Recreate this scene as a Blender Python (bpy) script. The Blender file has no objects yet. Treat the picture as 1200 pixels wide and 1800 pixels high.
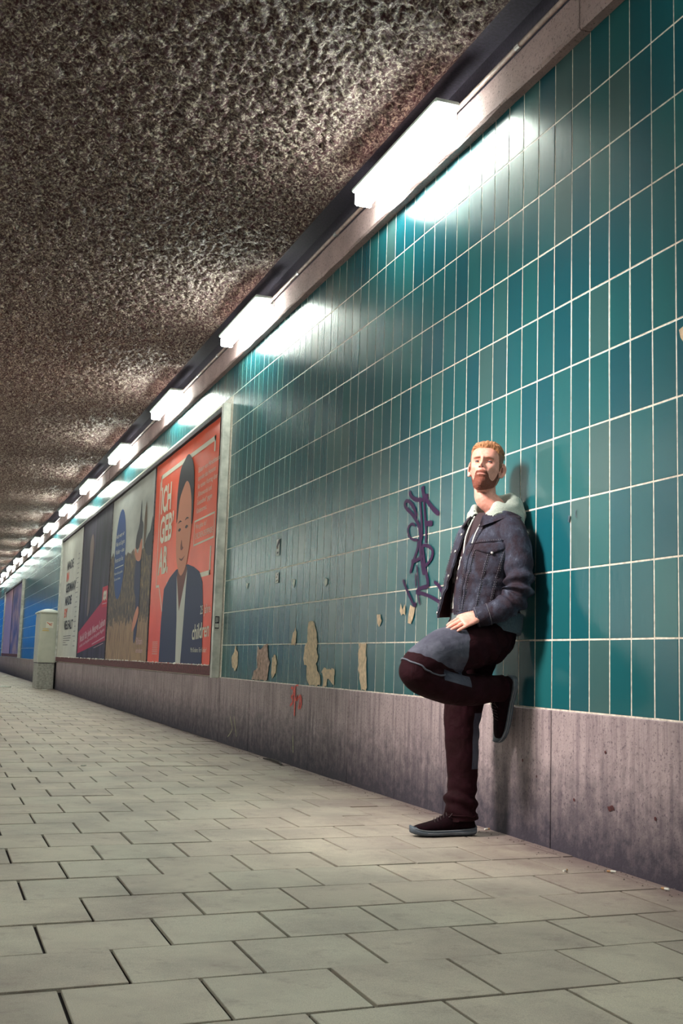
import bpy, bmesh, math, random
import numpy as np
from mathutils import Matrix, Vector, Quaternion
PI = math.pi
S = bpy.context.scene
C = S.collection
RNG = np.random.RandomState(7)
random.seed(7)

# ------------------------------------------------------------------ camera
cam_d = bpy.data.cameras.new('camera')
cam = bpy.data.objects.new('camera', cam_d)
C.objects.link(cam)
R_, U_, F_ = (0.94004169, -0.33963288, 0.03116283), (-0.07407811, -0.11413353, 0.99069974), (0.33291748, 0.93360754, 0.13244964)
M = Matrix(((R_[0], U_[0], -F_[0], -2.64124918), (R_[1], U_[1], -F_[1], 0.0), (R_[2], U_[2], -F_[2], 0.78601660), (0, 0, 0, 1)))
cam.matrix_world = M
cam_d.sensor_fit = 'VERTICAL'
cam_d.sensor_height = 36.0
cam_d.lens = 1978.65 * 36 / 1800
cam_d.clip_start = 0.05
cam_d.clip_end = 300
S.camera = cam

# ------------------------------------------------------------------ world: blue dusk beyond the open end of the underpass
W = bpy.data.worlds.new('world')
S.world = W
W.use_nodes = True
W.node_tree.nodes['Background'].inputs['Color'].default_value = (0.03, 0.17, 0.55, 1)
W.node_tree.nodes['Background'].inputs['Strength'].default_value = 0.8
S.view_settings.view_transform = 'Standard'
S.view_settings.look = 'None'
S.view_settings.exposure = 0.85
S.view_settings.gamma = 1.0
S.view_settings.use_curve_mapping = False
S.cycles.use_denoising = True
S.cycles.max_bounces = 8
S.cycles.diffuse_bounces = 4
S.cycles.glossy_bounces = 4
S.cycles.sample_clamp_indirect = 6.0
LAMP_W = 36.0        # radiance of the tube diffusers
LAMP_C = (0.91, 1.0, 0.89, 1)

# soft area light added out of frame on the left, to brighten the man
def area(name, loc, target, size, power, col):
    d = bpy.data.lights.new(name, 'AREA'); d.shape = 'RECTANGLE'
    d.size, d.size_y = size; d.energy = power; d.color = col
    o = bpy.data.objects.new(name, d); C.objects.link(o)
    o.location = loc
    o.rotation_euler = (Vector(target) - Vector(loc)).to_track_quat('-Z', 'Y').to_euler()
    return o
area('added_soft_light', (-3.3, 4.35, 3.35), (-0.25, 4.85, 1.42), (0.8, 0.8), 25.0, (1.0, 0.92, 0.84)).data.spread = math.radians(58)

# ------------------------------------------------------------------ helpers
def mesh(name, v, f, smooth=False):
    m = bpy.data.meshes.new(name)
    v = np.asarray(v, dtype=np.float32)
    if isinstance(f, np.ndarray) and f.ndim == 2:
        n, k = f.shape
        m.vertices.add(len(v)); m.vertices.foreach_set('co', v.ravel())
        m.loops.add(n * k); m.loops.foreach_set('vertex_index', f.astype(np.int32).ravel())
        m.polygons.add(n); m.polygons.foreach_set('loop_start', np.arange(0, n * k, k, dtype=np.int32))
        m.update(calc_edges=True)
    else:
        m.from_pydata([tuple(map(float, p)) for p in v], [], [tuple(int(i) for i in q) for q in f])
        m.update()
    if smooth:
        m.polygons.foreach_set('use_smooth', np.ones(len(m.polygons), dtype=bool))
    return m

def link(name, m, mat=None, parent=None, kind=None, label=None):
    o = bpy.data.objects.new(name, m); C.objects.link(o)
    if mat is not None and m is not None and len(m.materials) == 0:
        for x in (mat if isinstance(mat, (list, tuple)) else [mat]):
            m.materials.append(x)
    if parent is not None: o.parent = parent
    if kind: o['kind'] = kind
    if label: o['label'] = label
    return o

def obj(name, v, f, mat, parent=None, smooth=False, kind=None, label=None):
    return link(name, mesh(name, v, f, smooth), mat, parent, kind, label)

def empty(name, label=None, cat=None, group=None, loc=(0, 0, 0)):
    o = bpy.data.objects.new(name, None); C.objects.link(o); o.empty_display_size = 0.1
    o.location = loc
    if label: o['label'] = label
    if cat: o['category'] = cat
    if group: o['group'] = group
    return o

def tag(o, label, cat, group=None):
    o['label'] = label; o['category'] = cat
    if group: o['group'] = group
    return o

class MB:
    """collects boxes, tubes and polygons into one mesh"""
    def __init__(s): s.v = []; s.f = []
    def add(s, v, f):
        b = len(s.v); s.v += [tuple(map(float, p)) for p in v]; s.f += [tuple(int(i) + b for i in q) for q in f]
    def box(s, x0, x1, y0, y1, z0, z1):
        v = [(x0, y0, z0), (x1, y0, z0), (x1, y1, z0), (x0, y1, z0), (x0, y0, z1), (x1, y0, z1), (x1, y1, z1), (x0, y1, z1)]
        s.add(v, [(0, 3, 2, 1), (4, 5, 6, 7), (0, 1, 5, 4), (1, 2, 6, 5), (2, 3, 7, 6), (3, 0, 4, 7)])
    def cbox(s, x0, x1, y0, y1, z0, z1, c=0.004):
        """box with chamfered edges"""
        bm = bmesh.new(); bmesh.ops.create_cube(bm, size=1)
        for q in bm.verts: q.co = Vector(((x0 + x1) / 2 + q.co.x * (x1 - x0), (y0 + y1) / 2 + q.co.y * (y1 - y0), (z0 + z1) / 2 + q.co.z * (z1 - z0)))
        bmesh.ops.bevel(bm, geom=bm.edges[:], offset=c, segments=1, affect='EDGES')
        bm.verts.index_update()
        s.add([q.co[:] for q in bm.verts], [[q.index for q in f.verts] for f in bm.faces]); bm.free()
    def tube(s, pts, r, n=8, cap=True, flat=1.0, up=(0, 0, 1)):
        P = [Vector(p) for p in pts]; rr = r if isinstance(r, (list, tuple)) else [r] * len(P)
        b = len(s.v); N = len(P); last = None
        for i, p in enumerate(P):
            t = (P[min(i + 1, N - 1)] - P[max(i - 1, 0)]).normalized()
            u = Vector(up) if last is None else last
            a = t.cross(u)
            if a.length < 1e-4: a = t.cross(Vector((1, 0, 0)))
            a.normalize(); q = a.cross(t).normalized(); last = q
            for k in range(n):
                an = 2 * PI * k / n
                s.v.append(tuple(p + a * (math.cos(an) * rr[i]) + q * (math.sin(an) * rr[i] * flat)))
        for i in range(N - 1):
            for k in range(n):
                s.f.append((b + i * n + k, b + i * n + (k + 1) % n, b + (i + 1) * n + (k + 1) % n, b + (i + 1) * n + k))
        if cap:
            s.f.append(tuple(b + k for k in reversed(range(n)))); s.f.append(tuple(b + (N - 1) * n + k for k in range(n)))
    def out(s, name, mat, parent=None, smooth=False, kind=None, label=None):
        return obj(name, s.v, s.f, mat, parent, smooth, kind, label)

# ---- materials
def nt(name):
    m = bpy.data.materials.new(name); m.use_nodes = True
    t = m.node_tree; b = t.nodes['Principled BSDF']
    return m, t, b
class N:
    def __init__(s, t): s.t = t
    def __call__(s, typ, ins=None, **kw):
        n = s.t.nodes.new(typ)
        for k, v in kw.items(): setattr(n, k, v)
        for k, v in (ins or {}).items():
            if isinstance(v, bpy.types.NodeSocket): s.t.links.new(v, n.inputs[k])
            else: n.inputs[k].default_value = v
        return n
    def link(s, a, b): s.t.links.new(a, b)
    def math(s, op, a, b=0.0, c=None):
        n = s.t.nodes.new('ShaderNodeMath'); n.operation = op
        for i, v in enumerate([a, b] + ([c] if c is not None else [])):
            if isinstance(v, bpy.types.NodeSocket): s.t.links.new(v, n.inputs[i])
            else: n.inputs[i].default_value = v
        return n.outputs[0]
    def mix(s, f, a, b, mode='MIX'):
        n = s.t.nodes.new('ShaderNodeMix'); n.data_type = 'RGBA'; n.blend_type = mode
        for i, v in ((0, f), (6, a), (7, b)):
            if isinstance(v, bpy.types.NodeSocket): s.t.links.new(v, n.inputs[i])
            else: n.inputs[i].default_value = v if i == 0 else (*v[:3], 1)
        return n.outputs[2]
    def ramp(s, f, stops):
        n = s.t.nodes.new('ShaderNodeValToRGB'); s.t.links.new(f, n.inputs[0])
        e = n.color_ramp.elements
        while len(e) < len(stops): e.new(0.5)
        for q, (p, c) in zip(e, stops):
            q.position = p; q.color = (*(c if isinstance(c, (list, tuple)) else (c, c, c)), 1)
        return n.outputs[0]
    def noise(s, vec, scale, detail=3, rough=0.55, dist=0.0):
        n = s.t.nodes.new('ShaderNodeTexNoise'); n.inputs['Scale'].default_value = scale
        n.inputs['Detail'].default_value = detail; n.inputs['Roughness'].default_value = rough; n.inputs['Distortion'].default_value = dist
        if vec is not None: s.t.links.new(vec, n.inputs['Vector'])
        return n.outputs['Fac']
    def coord(s, scale=(1, 1, 1), space='world', loc=(0, 0, 0)):
        if space == 'world': src = s.t.nodes.new('ShaderNodeNewGeometry').outputs['Position']
        else: src = s.t.nodes.new('ShaderNodeTexCoord').outputs['Object']
        m = s.t.nodes.new('ShaderNodeMapping'); m.inputs['Scale'].default_value = scale; m.inputs['Location'].default_value = loc
        s.t.links.new(src, m.inputs['Vector']); return m.outputs[0]
    def bump(s, h, strength, dist=0.01, normal=None):
        n = s.t.nodes.new('ShaderNodeBump'); n.inputs['Strength'].default_value = strength; n.inputs['Distance'].default_value = dist
        s.t.links.new(h, n.inputs['Height'])
        if normal is not None: s.t.links.new(normal, n.inputs['Normal'])
        return n.outputs[0]

def plain(name, col, rough=0.6, metal=0.0, spec=0.5, nscale=0, namp=0.0, bump=0.0, bscale=200):
    m, t, b = nt(name); n = N(t)
    b.inputs['Roughness'].default_value = rough; b.inputs['Metallic'].default_value = metal
    b.inputs['Specular IOR Level'].default_value = spec
    if nscale:
        f = n.noise(n.coord(), nscale, 4)
        lo = [max(0, c * (1 - namp)) for c in col]; hi = [min(1, c * (1 + namp)) for c in col]
        n.link(n.ramp(f, [(0.3, lo), (0.7, hi)]), b.inputs['Base Color'])
    else: b.inputs['Base Color'].default_value = (*col, 1)
    if bump:
        n.link(n.bump(n.noise(n.coord(), bscale, 3), bump, 0.003), b.inputs['Normal'])
    return m

def tile_mat(name, per_island, c_a, c_b, c_c):
    m, t, b = nt(name); n = N(t)
    if per_island: rnd = n('ShaderNodeNewGeometry').outputs['Random Per Island']
    else: rnd = n('ShaderNodeObjectInfo').outputs['Random']
    col = n.ramp(rnd, [(0.0, c_a), (0.45, c_b), (0.86, c_a), (0.93, c_c), (1.0, c_b)])
    cloud = n.noise(n.coord((1, 1, 0.5)), 5, 3)
    col = n.mix(n.math('MULTIPLY', cloud, 0.35), col, (0.012, 0.066, 0.084))
    dirt = n.noise(n.coord((30, 30, 3)), 1.2, 5, 0.6)
    grime = n.ramp(dirt, [(0.52, 0.0), (0.72, 0.06)])
    n.link(col, b.inputs['Base Color'])
    b.inputs['Roughness'].default_value = 0.13
    b.inputs['Roughness'].default_value = 0.27
    b.inputs['Specular IOR Level'].default_value = 0.34
    h1 = n.noise(n.coord((1, 1, 0.28)), 38, 2)
    b1 = n.bump(h1, 0.16, 0.004)
    h2 = n.noise(n.coord(), 260, 2)
    b2 = n.bump(h2, 0.10, 0.001, b1)
    n.link(b2, b.inputs['Normal'])
    return m
TEAL_A, TEAL_B, TEAL_C = (0.003, 0.068, 0.094), (0.012, 0.106, 0.112), (0.048, 0.105, 0.104)
M_TILE = tile_mat('glazed_teal_tile', False, TEAL_A, TEAL_B, TEAL_C)
M_TILE_S = tile_mat('glazed_teal_tile_field', True, TEAL_A, TEAL_B, TEAL_C)

def concrete(name, base, dark, stain_low=True, streak=True, bump=0.5):
    m, t, b = nt(name); n = N(t)
    P = n.coord()
    cl = n.noise(P, 3.0, 5, 0.6)
    col = n.ramp(cl, [(0.3, [c * 0.78 for c in base]), (0.7, [min(1, c * 1.18) for c in base])])
    if streak:   # rain and dirt run-down streaks
        st = n.noise(n.coord((9, 9, 0.55)), 3.0, 6, 0.62)
        col = n.mix(n.ramp(st, [(0.45, 0.0), (0.70, 0.62)]), col, dark)
        st2 = n.noise(n.coord((30, 30, 1.2), loc=(3, 1, 2)), 2.0, 4, 0.6)
        col = n.mix(n.ramp(st2, [(0.52, 0.0), (0.75, 0.45)]), col, [min(1, c * 1.5) for c in base])
    sp = n.noise(P, 75, 3, 0.7)     # dark speckles and pores
    spb = n.ramp(sp, [(0.56, 0.0), (0.66, 0.7)])
    col = n.mix(spb, col, dark)
    if stain_low:   # soot and damp above the paving
        z = n('ShaderNodeSeparateXYZ', {0: n('ShaderNodeNewGeometry').outputs['Position']}).outputs[2]
        e = n.math('ADD', z, n.math('MULTIPLY', n.math('SUBTRACT', n.noise(n.coord((1, 1, 1)), 14, 6, 0.7), 0.5), 0.55))
        low = n.ramp(e, [(0.03, 0.97), (0.20, 0.62), (0.42, 0.0)])
        col = n.mix(low, col, (0.035, 0.028, 0.045))
    n.link(col, b.inputs['Base Color'])
    b.inputs['Roughness'].default_value = 0.85
    b1 = n.bump(n.noise(P, 60, 4, 0.65), bump, 0.006)
    b2 = n.bump(n.noise(n.coord((50, 50, 1.5)), 2, 3), 0.25, 0.004, b1)
    n.link(b2, b.inputs['Normal'])
    return m
M_PLINTH = concrete('board_marked_concrete', (0.33, 0.26, 0.27), (0.075, 0.05, 0.075))
M_BEAM = concrete('coarse_beam_concrete', (0.42, 0.29, 0.29), (0.07, 0.045, 0.06), stain_low=False, streak=False, bump=1.0)
M_GROUT = plain('grout', (0.66, 0.60, 0.52), 0.5, nscale=40, namp=0.35, spec=0.6)
M_UPPER = plain('shaded_upper_concrete', (0.045, 0.035, 0.06), 0.7, nscale=60, namp=0.4, bump=0.4, bscale=150)  # dark tone paints the shaded band under the ceiling; also backs joints

# ------------------------------------------------------------------ the setting
Y0, TW, Z0, RH = 3.58296, 0.154927, 0.60661, 0.31
YN, YF = -4.0, 56.0           # near and far end of the underpass
XL = -7.4                     # the opposite wall

def tile_shape():
    """front face at x=0, body towards +x, chamfered glaze edge; 18 triangles"""
    w, h, c, d = TW / 2 - 0.0034, RH / 2 - 0.0038, 0.0020, 0.0045
    v = [(d, -w, -h), (d, w, -h), (d, w, h), (d, -w, h), (0.0010, -w, -h), (0.0010, w, -h), (0.0010, w, h), (0.0010, -w, h),
         (0, -w + c, -h + c), (0, w - c, -h + c), (0, w - c, h - c), (0, -w + c, h - c)]
    f = [(8, 11, 10, 9)]
    for a in (0, 4):
        for k in range(4):
            f.append((a + k, a + 4 + k, a + 4 + (k + 1) % 4, a + (k + 1) % 4))
    return np.array(v), f
TV, TF = tile_shape()

def wall_tiles(root, sign, single, ranges):
    """sign=+1: right wall at x=0 facing -x; sign=-1: opposite wall facing +x"""
    tm = mesh('tile', TV, TF); tm.materials.append(M_TILE)
    sv, sf = [], []; k = 0
    for c in range(-49, 340):
        y = Y0 + (c + 0.5) * TW
        if y < YN or y > YF: continue
        for r in range(10):
            z = Z0 + (r + 0.5) * RH
            if any(a < y < b and z0 < z < z1 for a, b, z0, z1 in ranges): continue
            rx, ry, rz = [random.gauss(0, s) for s in (0.0008, 0.0016, 0.0045)]
            dx = random.gauss(0, 0.0002)
            if single and -2 <= c < 28:
                o = bpy.data.objects.new('tile', tm); C.objects.link(o); o.parent = root
                o.location = (dx, y, z); o.rotation_euler = (rx, ry, rz)
            else:
                Rm = Matrix.Rotation(rz, 3, 'Z') @ Matrix.Rotation(ry, 3, 'Y') @ Matrix.Rotation(rx, 3, 'X')
                if sign > 0: V = TV @ np.array(Rm).T + np.array([dx, y, z])
                else:
                    V = TV @ np.array(Rm).T; V = V * [-1, 1, 1] + np.array([XL - dx, y, z])
                sv.append(V); b = 12 * k; k += 1
                sf += [tuple(i + b for i in (q if sign > 0 else q[::-1])) for q in TF]
    o = obj('tile_field', np.concatenate(sv), sf, M_TILE_S, root, kind='stuff')
    return o

BILL = (10.78, 25.72, 0.6, 3.30)
BILL2 = (37.2, 46.6, 0.6, 3.2)
wr = MB(); wr.box(0.0014, 0.35, YN, YF, 0.0, 4.3)
wall_right = wr.out('wall_right', M_GROUT); wall_right['kind'] = 'structure'
wall_right['label'] = 'teal glazed tile wall with pale grout lines above a concrete plinth'
wall_tiles(wall_right, 1, True, [BILL, BILL2])
wl = MB(); wl.box(XL - 0.35, XL - 0.0014, YN, YF, 0.0, 4.3)
wall_left = wl.out('wall_left', M_GROUT); wall_left['kind'] = 'structure'
wall_tiles(wall_left, -1, False, [])

# concrete plinth: separate cast panels with open joints, standing a little proud of the tiles
pl_y = [YN, -1.3, 0.1, 1.35, 2.35, 3.40, 4.502, 5.62, 6.30, 7.12, 7.95, 8.89, 9.62, 10.70, 11.65, 12.6, 13.5, 14.45, 15.4, 16.4, 17.35, 18.3]
while pl_y[-1] < YF: pl_y.append(pl_y[-1] + random.uniform(0.9, 1.1))
plinth = MB(); plinth.box(0.0012, 0.0016, YN, YF, 0, 0.6)
trim_1 = plinth.out('trim_1', M_UPPER); trim_1['kind'] = 'structure'; trim_1['label'] = 'grey board-marked concrete plinth under the tiled wall'
for i, (a, b) in enumerate(zip(pl_y[:-1], pl_y[1:])):
    q = MB(); q.cbox(-0.010 + random.gauss(0, 0.0008), 0.06, a + 0.003, b - 0.003, -0.03, 0.6035, 0.0035)
    q.out('concrete_panel', M_PLINTH, trim_1)
q = MB(); q.box(XL - 0.06, XL + 0.010, YN, YF, 0, 0.6035); o = q.out('trim_3', M_PLINTH); o['kind'] = 'structure'

# concrete fascia above the tiles, cast in lengths
ZB0, ZB1 = 3.700, 3.895
fas = MB(); fas.box(0.0, 0.3, YN, YF, ZB0 + 0.02, 4.3)
trim_2 = fas.out('trim_2', M_UPPER); trim_2['kind'] = 'structure'; trim_2['label'] = 'coarse concrete fascia running above the teal tiles below the lamps'
yy = 4.20 - 3.66 * 3
while yy < YF:
    q = MB()
    L = 3.66; n_ = 24; rs = np.random.RandomState(int(yy * 10) % 999)
    ys = np.linspace(yy + 0.003, yy + L - 0.003, n_)
    prof = [(0.02, ZB0), (-0.052, ZB0 - 0.004), (-0.062, ZB0 + 0.008), (-0.060, ZB1 - 0.006), (-0.054, ZB1), (0.02, ZB1)]
    V = []; F = []
    for y in ys:
        for j, (x, z) in enumerate(prof): V.append((x + (rs.normal() * 0.0018 if 0 < j < 5 else 0), y, z + (rs.normal() * 0.0022 if j in (1, 2) else 0)))
    K = len(prof)
    for i in range(n_ - 1):
        for j in range(K): F.append((i * K + j, i * K + (j + 1) % K, (i + 1) * K + (j + 1) % K, (i + 1) * K + j))
    F += [tuple(range(K))[::-1], tuple((n_ - 1) * K + j for j in range(K))]
    obj('fascia_panel', V, F, M_BEAM, trim_2)
    yy += L
q = MB(); q.box(XL - 0.3, XL + 0.06, YN, YF, ZB0, ZB1); q.out('trim_4', M_BEAM)['kind'] = 'structure'

# ---- ceiling: sprayed concrete, really rough
def vnoise(x, y, cell, seed):
    rs = np.random.RandomState(seed); G = rs.rand(257, 257)
    u = x / cell; v = y / cell; i = np.floor(u).astype(int); j = np.floor(v).astype(int)
    fu = u - i; fv = v - j; fu = fu * fu * (3 - 2 * fu); fv = fv * fv * (3 - 2 * fv)
    i %= 256; j %= 256
    return (G[i, j] * (1 - fu) + G[i + 1, j] * fu) * (1 - fv) + (G[i, j + 1] * (1 - fu) + G[i + 1, j + 1] * fu) * fv
def crust(x, y):
    wx = x + 0.03 * vnoise(x, y, 0.09, 11); wy = y + 0.03 * vnoise(x, y, 0.09, 12)
    a = vnoise(wx, wy, 0.050, 1); b = vnoise(wx + 5, wy, 0.022, 2); c = vnoise(x, y, 0.012, 3); d = vnoise(x, y, 0.35, 4)
    return 0.048 * np.abs(a - 0.5) * 1.5 + 0.030 * b + 0.010 * c + 0.02 * d
def sheet(name, x0, x1, y0, y1, st, parent, mat):
    xs = np.arange(x0, x1 + st / 2, st); ys = np.arange(y0, y1 + st / 2, st)
    X, Y = np.meshgrid(xs, ys, indexing='ij')
    H = crust(X + 20, Y + 20); edge = np.clip((x1 - X) / 0.06, 0, 1)
    Z = 4.110 - H * edge
    nx, ny = X.shape
    V = np.stack([X.ravel(), Y.ravel(), Z.ravel()], 1)
    I = np.arange(nx * ny).reshape(nx, ny)
    F = np.stack([I[:-1, :-1].ravel(), I[:-1, 1:].ravel(), I[1:, 1:].ravel(), I[1:, :-1].ravel()], 1)
    return obj(name, V, F, mat, parent, kind='stuff', smooth=True)
m, t, b = nt('sprayed_concrete_crust'); n = N(t)
P = n.coord()
f = n.noise(P, 55, 5, 0.7)
col = n.ramp(f, [(0.40, (0.060, 0.004, 0.012)), (0.51, (0.15, 0.092, 0.090)), (0.62, (0.70, 0.60, 0.48))])  # dark maroon stop paints the shade of the crust's pits into the colour
n.link(col, b.inputs['Base Color'])
n.link(n.ramp(n.noise(P, 90, 2), [(0.3, 0.35), (0.7, 0.8)]), b.inputs['Roughness'])
b.inputs['Specular IOR Level'].default_value = 0.55
n.link(n.bump(n.noise(P, 70, 5, 0.7), 0.9, 0.012), b.inputs['Normal'])
M_CRUST = m
q = MB(); q.box(XL, 0.0, YN, YF, 4.118, 4.3)
ceiling = q.out('ceiling', M_UPPER); ceiling['kind'] = 'structure'; ceiling['label'] = 'dark ceiling of coarse sprayed concrete lit in pools beside the lamps'
sheet('sprayed_concrete', -3.1, -0.15, 3.6, 13.0, 0.0125, ceiling, M_CRUST)
sheet('sprayed_concrete', -3.6, -0.15, 13.0, 24.0, 0.02, ceiling, M_CRUST)
sheet('sprayed_concrete', -4.6, -0.15, 24.0, YF, 0.045, ceiling, M_CRUST)
sheet('sprayed_concrete', XL, -3.1, 3.6, 13.0, 0.05, ceiling, M_CRUST)

# ---- floor: square concrete pavers in offset rows
m, t, b = nt('concrete_paver'); n = N(t)
def paver_nodes(m, t, b, n, rnd):
    P = n.coord()
    base = n.ramp(rnd, [(0.0, (0.56, 0.49, 0.405)), (0.5, (0.68, 0.605, 0.49)), (1.0, (0.60, 0.555, 0.455))])
    cl = n.noise(P, 2.2, 5, 0.62)
    col = n.mix(n.ramp(cl, [(0.42, 0.0), (0.72, 0.6)]), base, (0.24, 0.19, 0.17))
    col = n.mix(n.ramp(n.noise(P, 420, 2, 0.8), [(0.35, 0.0), (0.70, 0.50)]), col, (0.12, 0.085, 0.085))
    col = n.mix(n.ramp(n.noise(P, 9, 5, 0.7), [(0.55, 0.0), (0.70, 0.42)]), col, (0.20, 0.13, 0.12))
    x = n('ShaderNodeSeparateXYZ', {0: n('ShaderNodeNewGeometry').outputs['Position']}).outputs[0]   # dirt along the wall, with the shade there painted into the colour
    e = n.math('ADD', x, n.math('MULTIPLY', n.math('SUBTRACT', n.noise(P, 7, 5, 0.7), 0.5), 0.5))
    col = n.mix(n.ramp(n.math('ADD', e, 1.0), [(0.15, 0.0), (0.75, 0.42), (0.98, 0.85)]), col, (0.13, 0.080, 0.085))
    n.link(col, b.inputs['Base Color'])
    b.inputs['Roughness'].default_value = 0.62
    b1 = n.bump(n.noise(P, 350, 2, 0.7), 0.3, 0.002); n.link(n.bump(n.noise(P, 11, 3), 0.15, 0.01, b1), b.inputs['Normal'])
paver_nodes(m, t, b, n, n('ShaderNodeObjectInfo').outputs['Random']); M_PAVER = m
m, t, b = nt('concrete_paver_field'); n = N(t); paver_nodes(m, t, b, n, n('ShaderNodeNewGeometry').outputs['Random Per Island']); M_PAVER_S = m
M_SAND = plain('dark_joint_sand', (0.016, 0.008, 0.011), 0.9, nscale=60, namp=0.5, bump=0.8)
q = MB(); q.box(XL, 0.0, YN, YF, -0.20, -0.010)
floor = q.out('floor', M_SAND); floor['kind'] = 'structure'; floor['label'] = 'grey square concrete pavers laid in offset rows across the underpass'
PX, PY = 0.3437, 0.3372
def paver_verts(x0, x1, k):
    """corner points of the paver in row k between joints x0 and x1, rows run slightly askew"""
    g = 0.0052; c = 0.0012
    yf = lambda x, j: 2.5185 + PY * j + 0.050 * (x + 2.0)
    top = [(x0 + g, yf(x0, k) + g), (x1 - g, yf(x1, k) + g), (x1 - g, yf(x1, k + 1) - g), (x0 + g, yf(x0, k + 1) - g)]
    cx = sum(p[0] for p in top) / 4; cy = sum(p[1] for p in top) / 4
    V = [(x, y, -0.035) for x, y in top] + [(x, y, -c) for x, y in top]
    V += [(x + math.copysign(c, cx - x), y + math.copysign(c, cy - y), 0.0) for x, y in top]
    return np.array(V), (cx, cy)
PF = [(8, 9, 10, 11)] + [(a + k, a + (k + 1) % 4, a + 4 + (k + 1) % 4, a + 4 + k) for a in (0, 4) for k in range(4)]
pav = []
for k in range(-20, 162):
    off = -0.925 if k % 2 == 0 else -0.7525
    x = off + PX * 3
    while x > XL - PX:
        x1 = min(x, -0.006); x0 = max(x - PX, XL + 0.012)
        if x1 - x0 > 0.03:
            V, c = paver_verts(x0, x1, k)
            if c[1] > YN and c[1] < YF: pav.append((V, c, x1 - x0 > 0.33))
        x -= PX
Mi = M.inverted()
def inview(p):
    q = Mi @ Vector(p)
    if q.z > -0.2: return None
    f = 1978.65; px = 600 + f * q.x / -q.z; py = 900 - f * q.y / -q.z
    return (-q.z) if (-70 < px < 1270 and py < 1900) else None
key = [(inview((c[0], c[1], 0)), i) for i, (V, c, full) in enumerate(pav)]
near = sorted([(d, i) for d, i in key if d is not None])[:300]
nset = {i for d, i in near}
sv, sf = [], []
for i, (V, c, full) in enumerate(pav):
    dz = random.gauss(0, 0.0010) - 0.001; tx, ty = random.gauss(0, 0.003), random.gauss(0, 0.003)
    L = V - np.array([c[0], c[1], 0])
    L[:, 2] += tx * L[:, 0] + ty * L[:, 1] + dz
    if i in nset:
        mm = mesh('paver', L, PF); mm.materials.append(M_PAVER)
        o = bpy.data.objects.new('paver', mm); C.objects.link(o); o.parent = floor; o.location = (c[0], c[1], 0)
    else:
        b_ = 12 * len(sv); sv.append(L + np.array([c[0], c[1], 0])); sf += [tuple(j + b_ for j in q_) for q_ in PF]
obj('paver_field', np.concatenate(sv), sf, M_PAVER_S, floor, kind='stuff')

# ---- wall added behind the camera against dusk light; lintel and ramp at the far end
q = MB(); q.box(XL - 0.3, 0.3, YN - 0.3, YN, -0.2, 4.3); q.out('wall_back_added', M_PLINTH)['kind'] = 'structure'
q = MB(); q.box(XL - 0.3, 0.3, YF - 0.3, YF, 3.25, 4.3); q.out('trim_5', M_BEAM)['kind'] = 'structure'
q = MB()
q.add([(XL - 3, YF, -0.2), (3, YF, -0.2), (3, YF + 30, 1.5), (XL - 3, YF + 30, 1.5), (XL - 3, YF, -0.3), (3, YF, -0.3), (3, YF + 30, 1.4), (XL - 3, YF + 30, 1.4)],
      [(0, 1, 2, 3), (7, 6, 5, 4), (0, 4, 5, 1), (1, 5, 6, 2), (2, 6, 7, 3), (3, 7, 4, 0)])
o = q.out('floor_ramp', plain('wet_asphalt', (0.10, 0.13, 0.17), 0.25, nscale=3, namp=0.4)); o['kind'] = 'structure'

# ------------------------------------------------------------------ lamps, with their own light
m, t, b = nt('lamp_diffuser'); b.inputs['Base Color'].default_value = (0.9, 0.95, 0.9, 1)
b.inputs['Emission Color'].default_value = LAMP_C; b.inputs['Emission Strength'].default_value = LAMP_W; M_GLOW = m
M_HOUS = plain('lamp_housing_plastic', (0.66, 0.76, 0.72), 0.4)
M_METAL = plain('galvanised_steel', (0.40, 0.38, 0.38), 0.42, 0.8, nscale=30, namp=0.25)
def diff_mesh():
    q = MB(); n_ = 10; prof = []
    for k in range(n_ + 1):
        a = PI + PI * k / n_
        prof.append((0.060 * math.cos(a), 0.056 * math.sin(a) * (1.0 if 1 else 0)))
    prof = [(-0.060, 0.036)] + [(x, z) for x, z in prof] + [(0.060, 0.036)]
    K = len(prof); V = []; F = []
    for y in (0.04, 1.28):
        for x, z in prof: V.append((x, y, z))
    for j in range(K): F.append((j, (j + 1) % K, K + (j + 1) % K, K + j))
    F += [tuple(range(K))[::-1], tuple(K + j for j in range(K))]
    return mesh('diffuser', V, F)
DM = diff_mesh(); DM.materials.append(M_GLOW)
q = MB(); q.cbox(-0.078, 0.070, 0.0, 1.32, 0.037, 0.068, 0.008); HM = mesh('housing', q.v, q.f); HM.materials.append(M_HOUS)
q = MB(); q.cbox(-0.058, 0.058, 0.008, 0.038, -0.052, 0.036, 0.012); q.cbox(-0.058, 0.058, 1.282, 1.312, -0.052, 0.036, 0.012)
EM = mesh('end_cap', q.v[:len(q.v) // 2], q.f[:len(q.f) // 2]); EM.materials.append(M_GLOW)
hb = len(q.v) // 2
EM2 = mesh('end_cap', q.v[hb:], [[i - hb for i in f] for f in q.f[len(q.f) // 2:]]); EM2.materials.append(M_GLOW)
q = MB(); q.box(0.068, 0.134, -0.015, 0.015, 0.045, 0.060); q.box(0.130, 0.1375, -0.025, 0.025, 0.02, 0.085); BM_ = mesh('bracket', q.v, q.f); BM_.materials.append(M_METAL)
ORD = ['nearest', 'second nearest', 'third nearest', 'fourth nearest', 'fifth', 'sixth', 'seventh', 'eighth', 'ninth', 'tenth', 'eleventh', 'twelfth', 'thirteenth', 'fourteenth']
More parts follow.
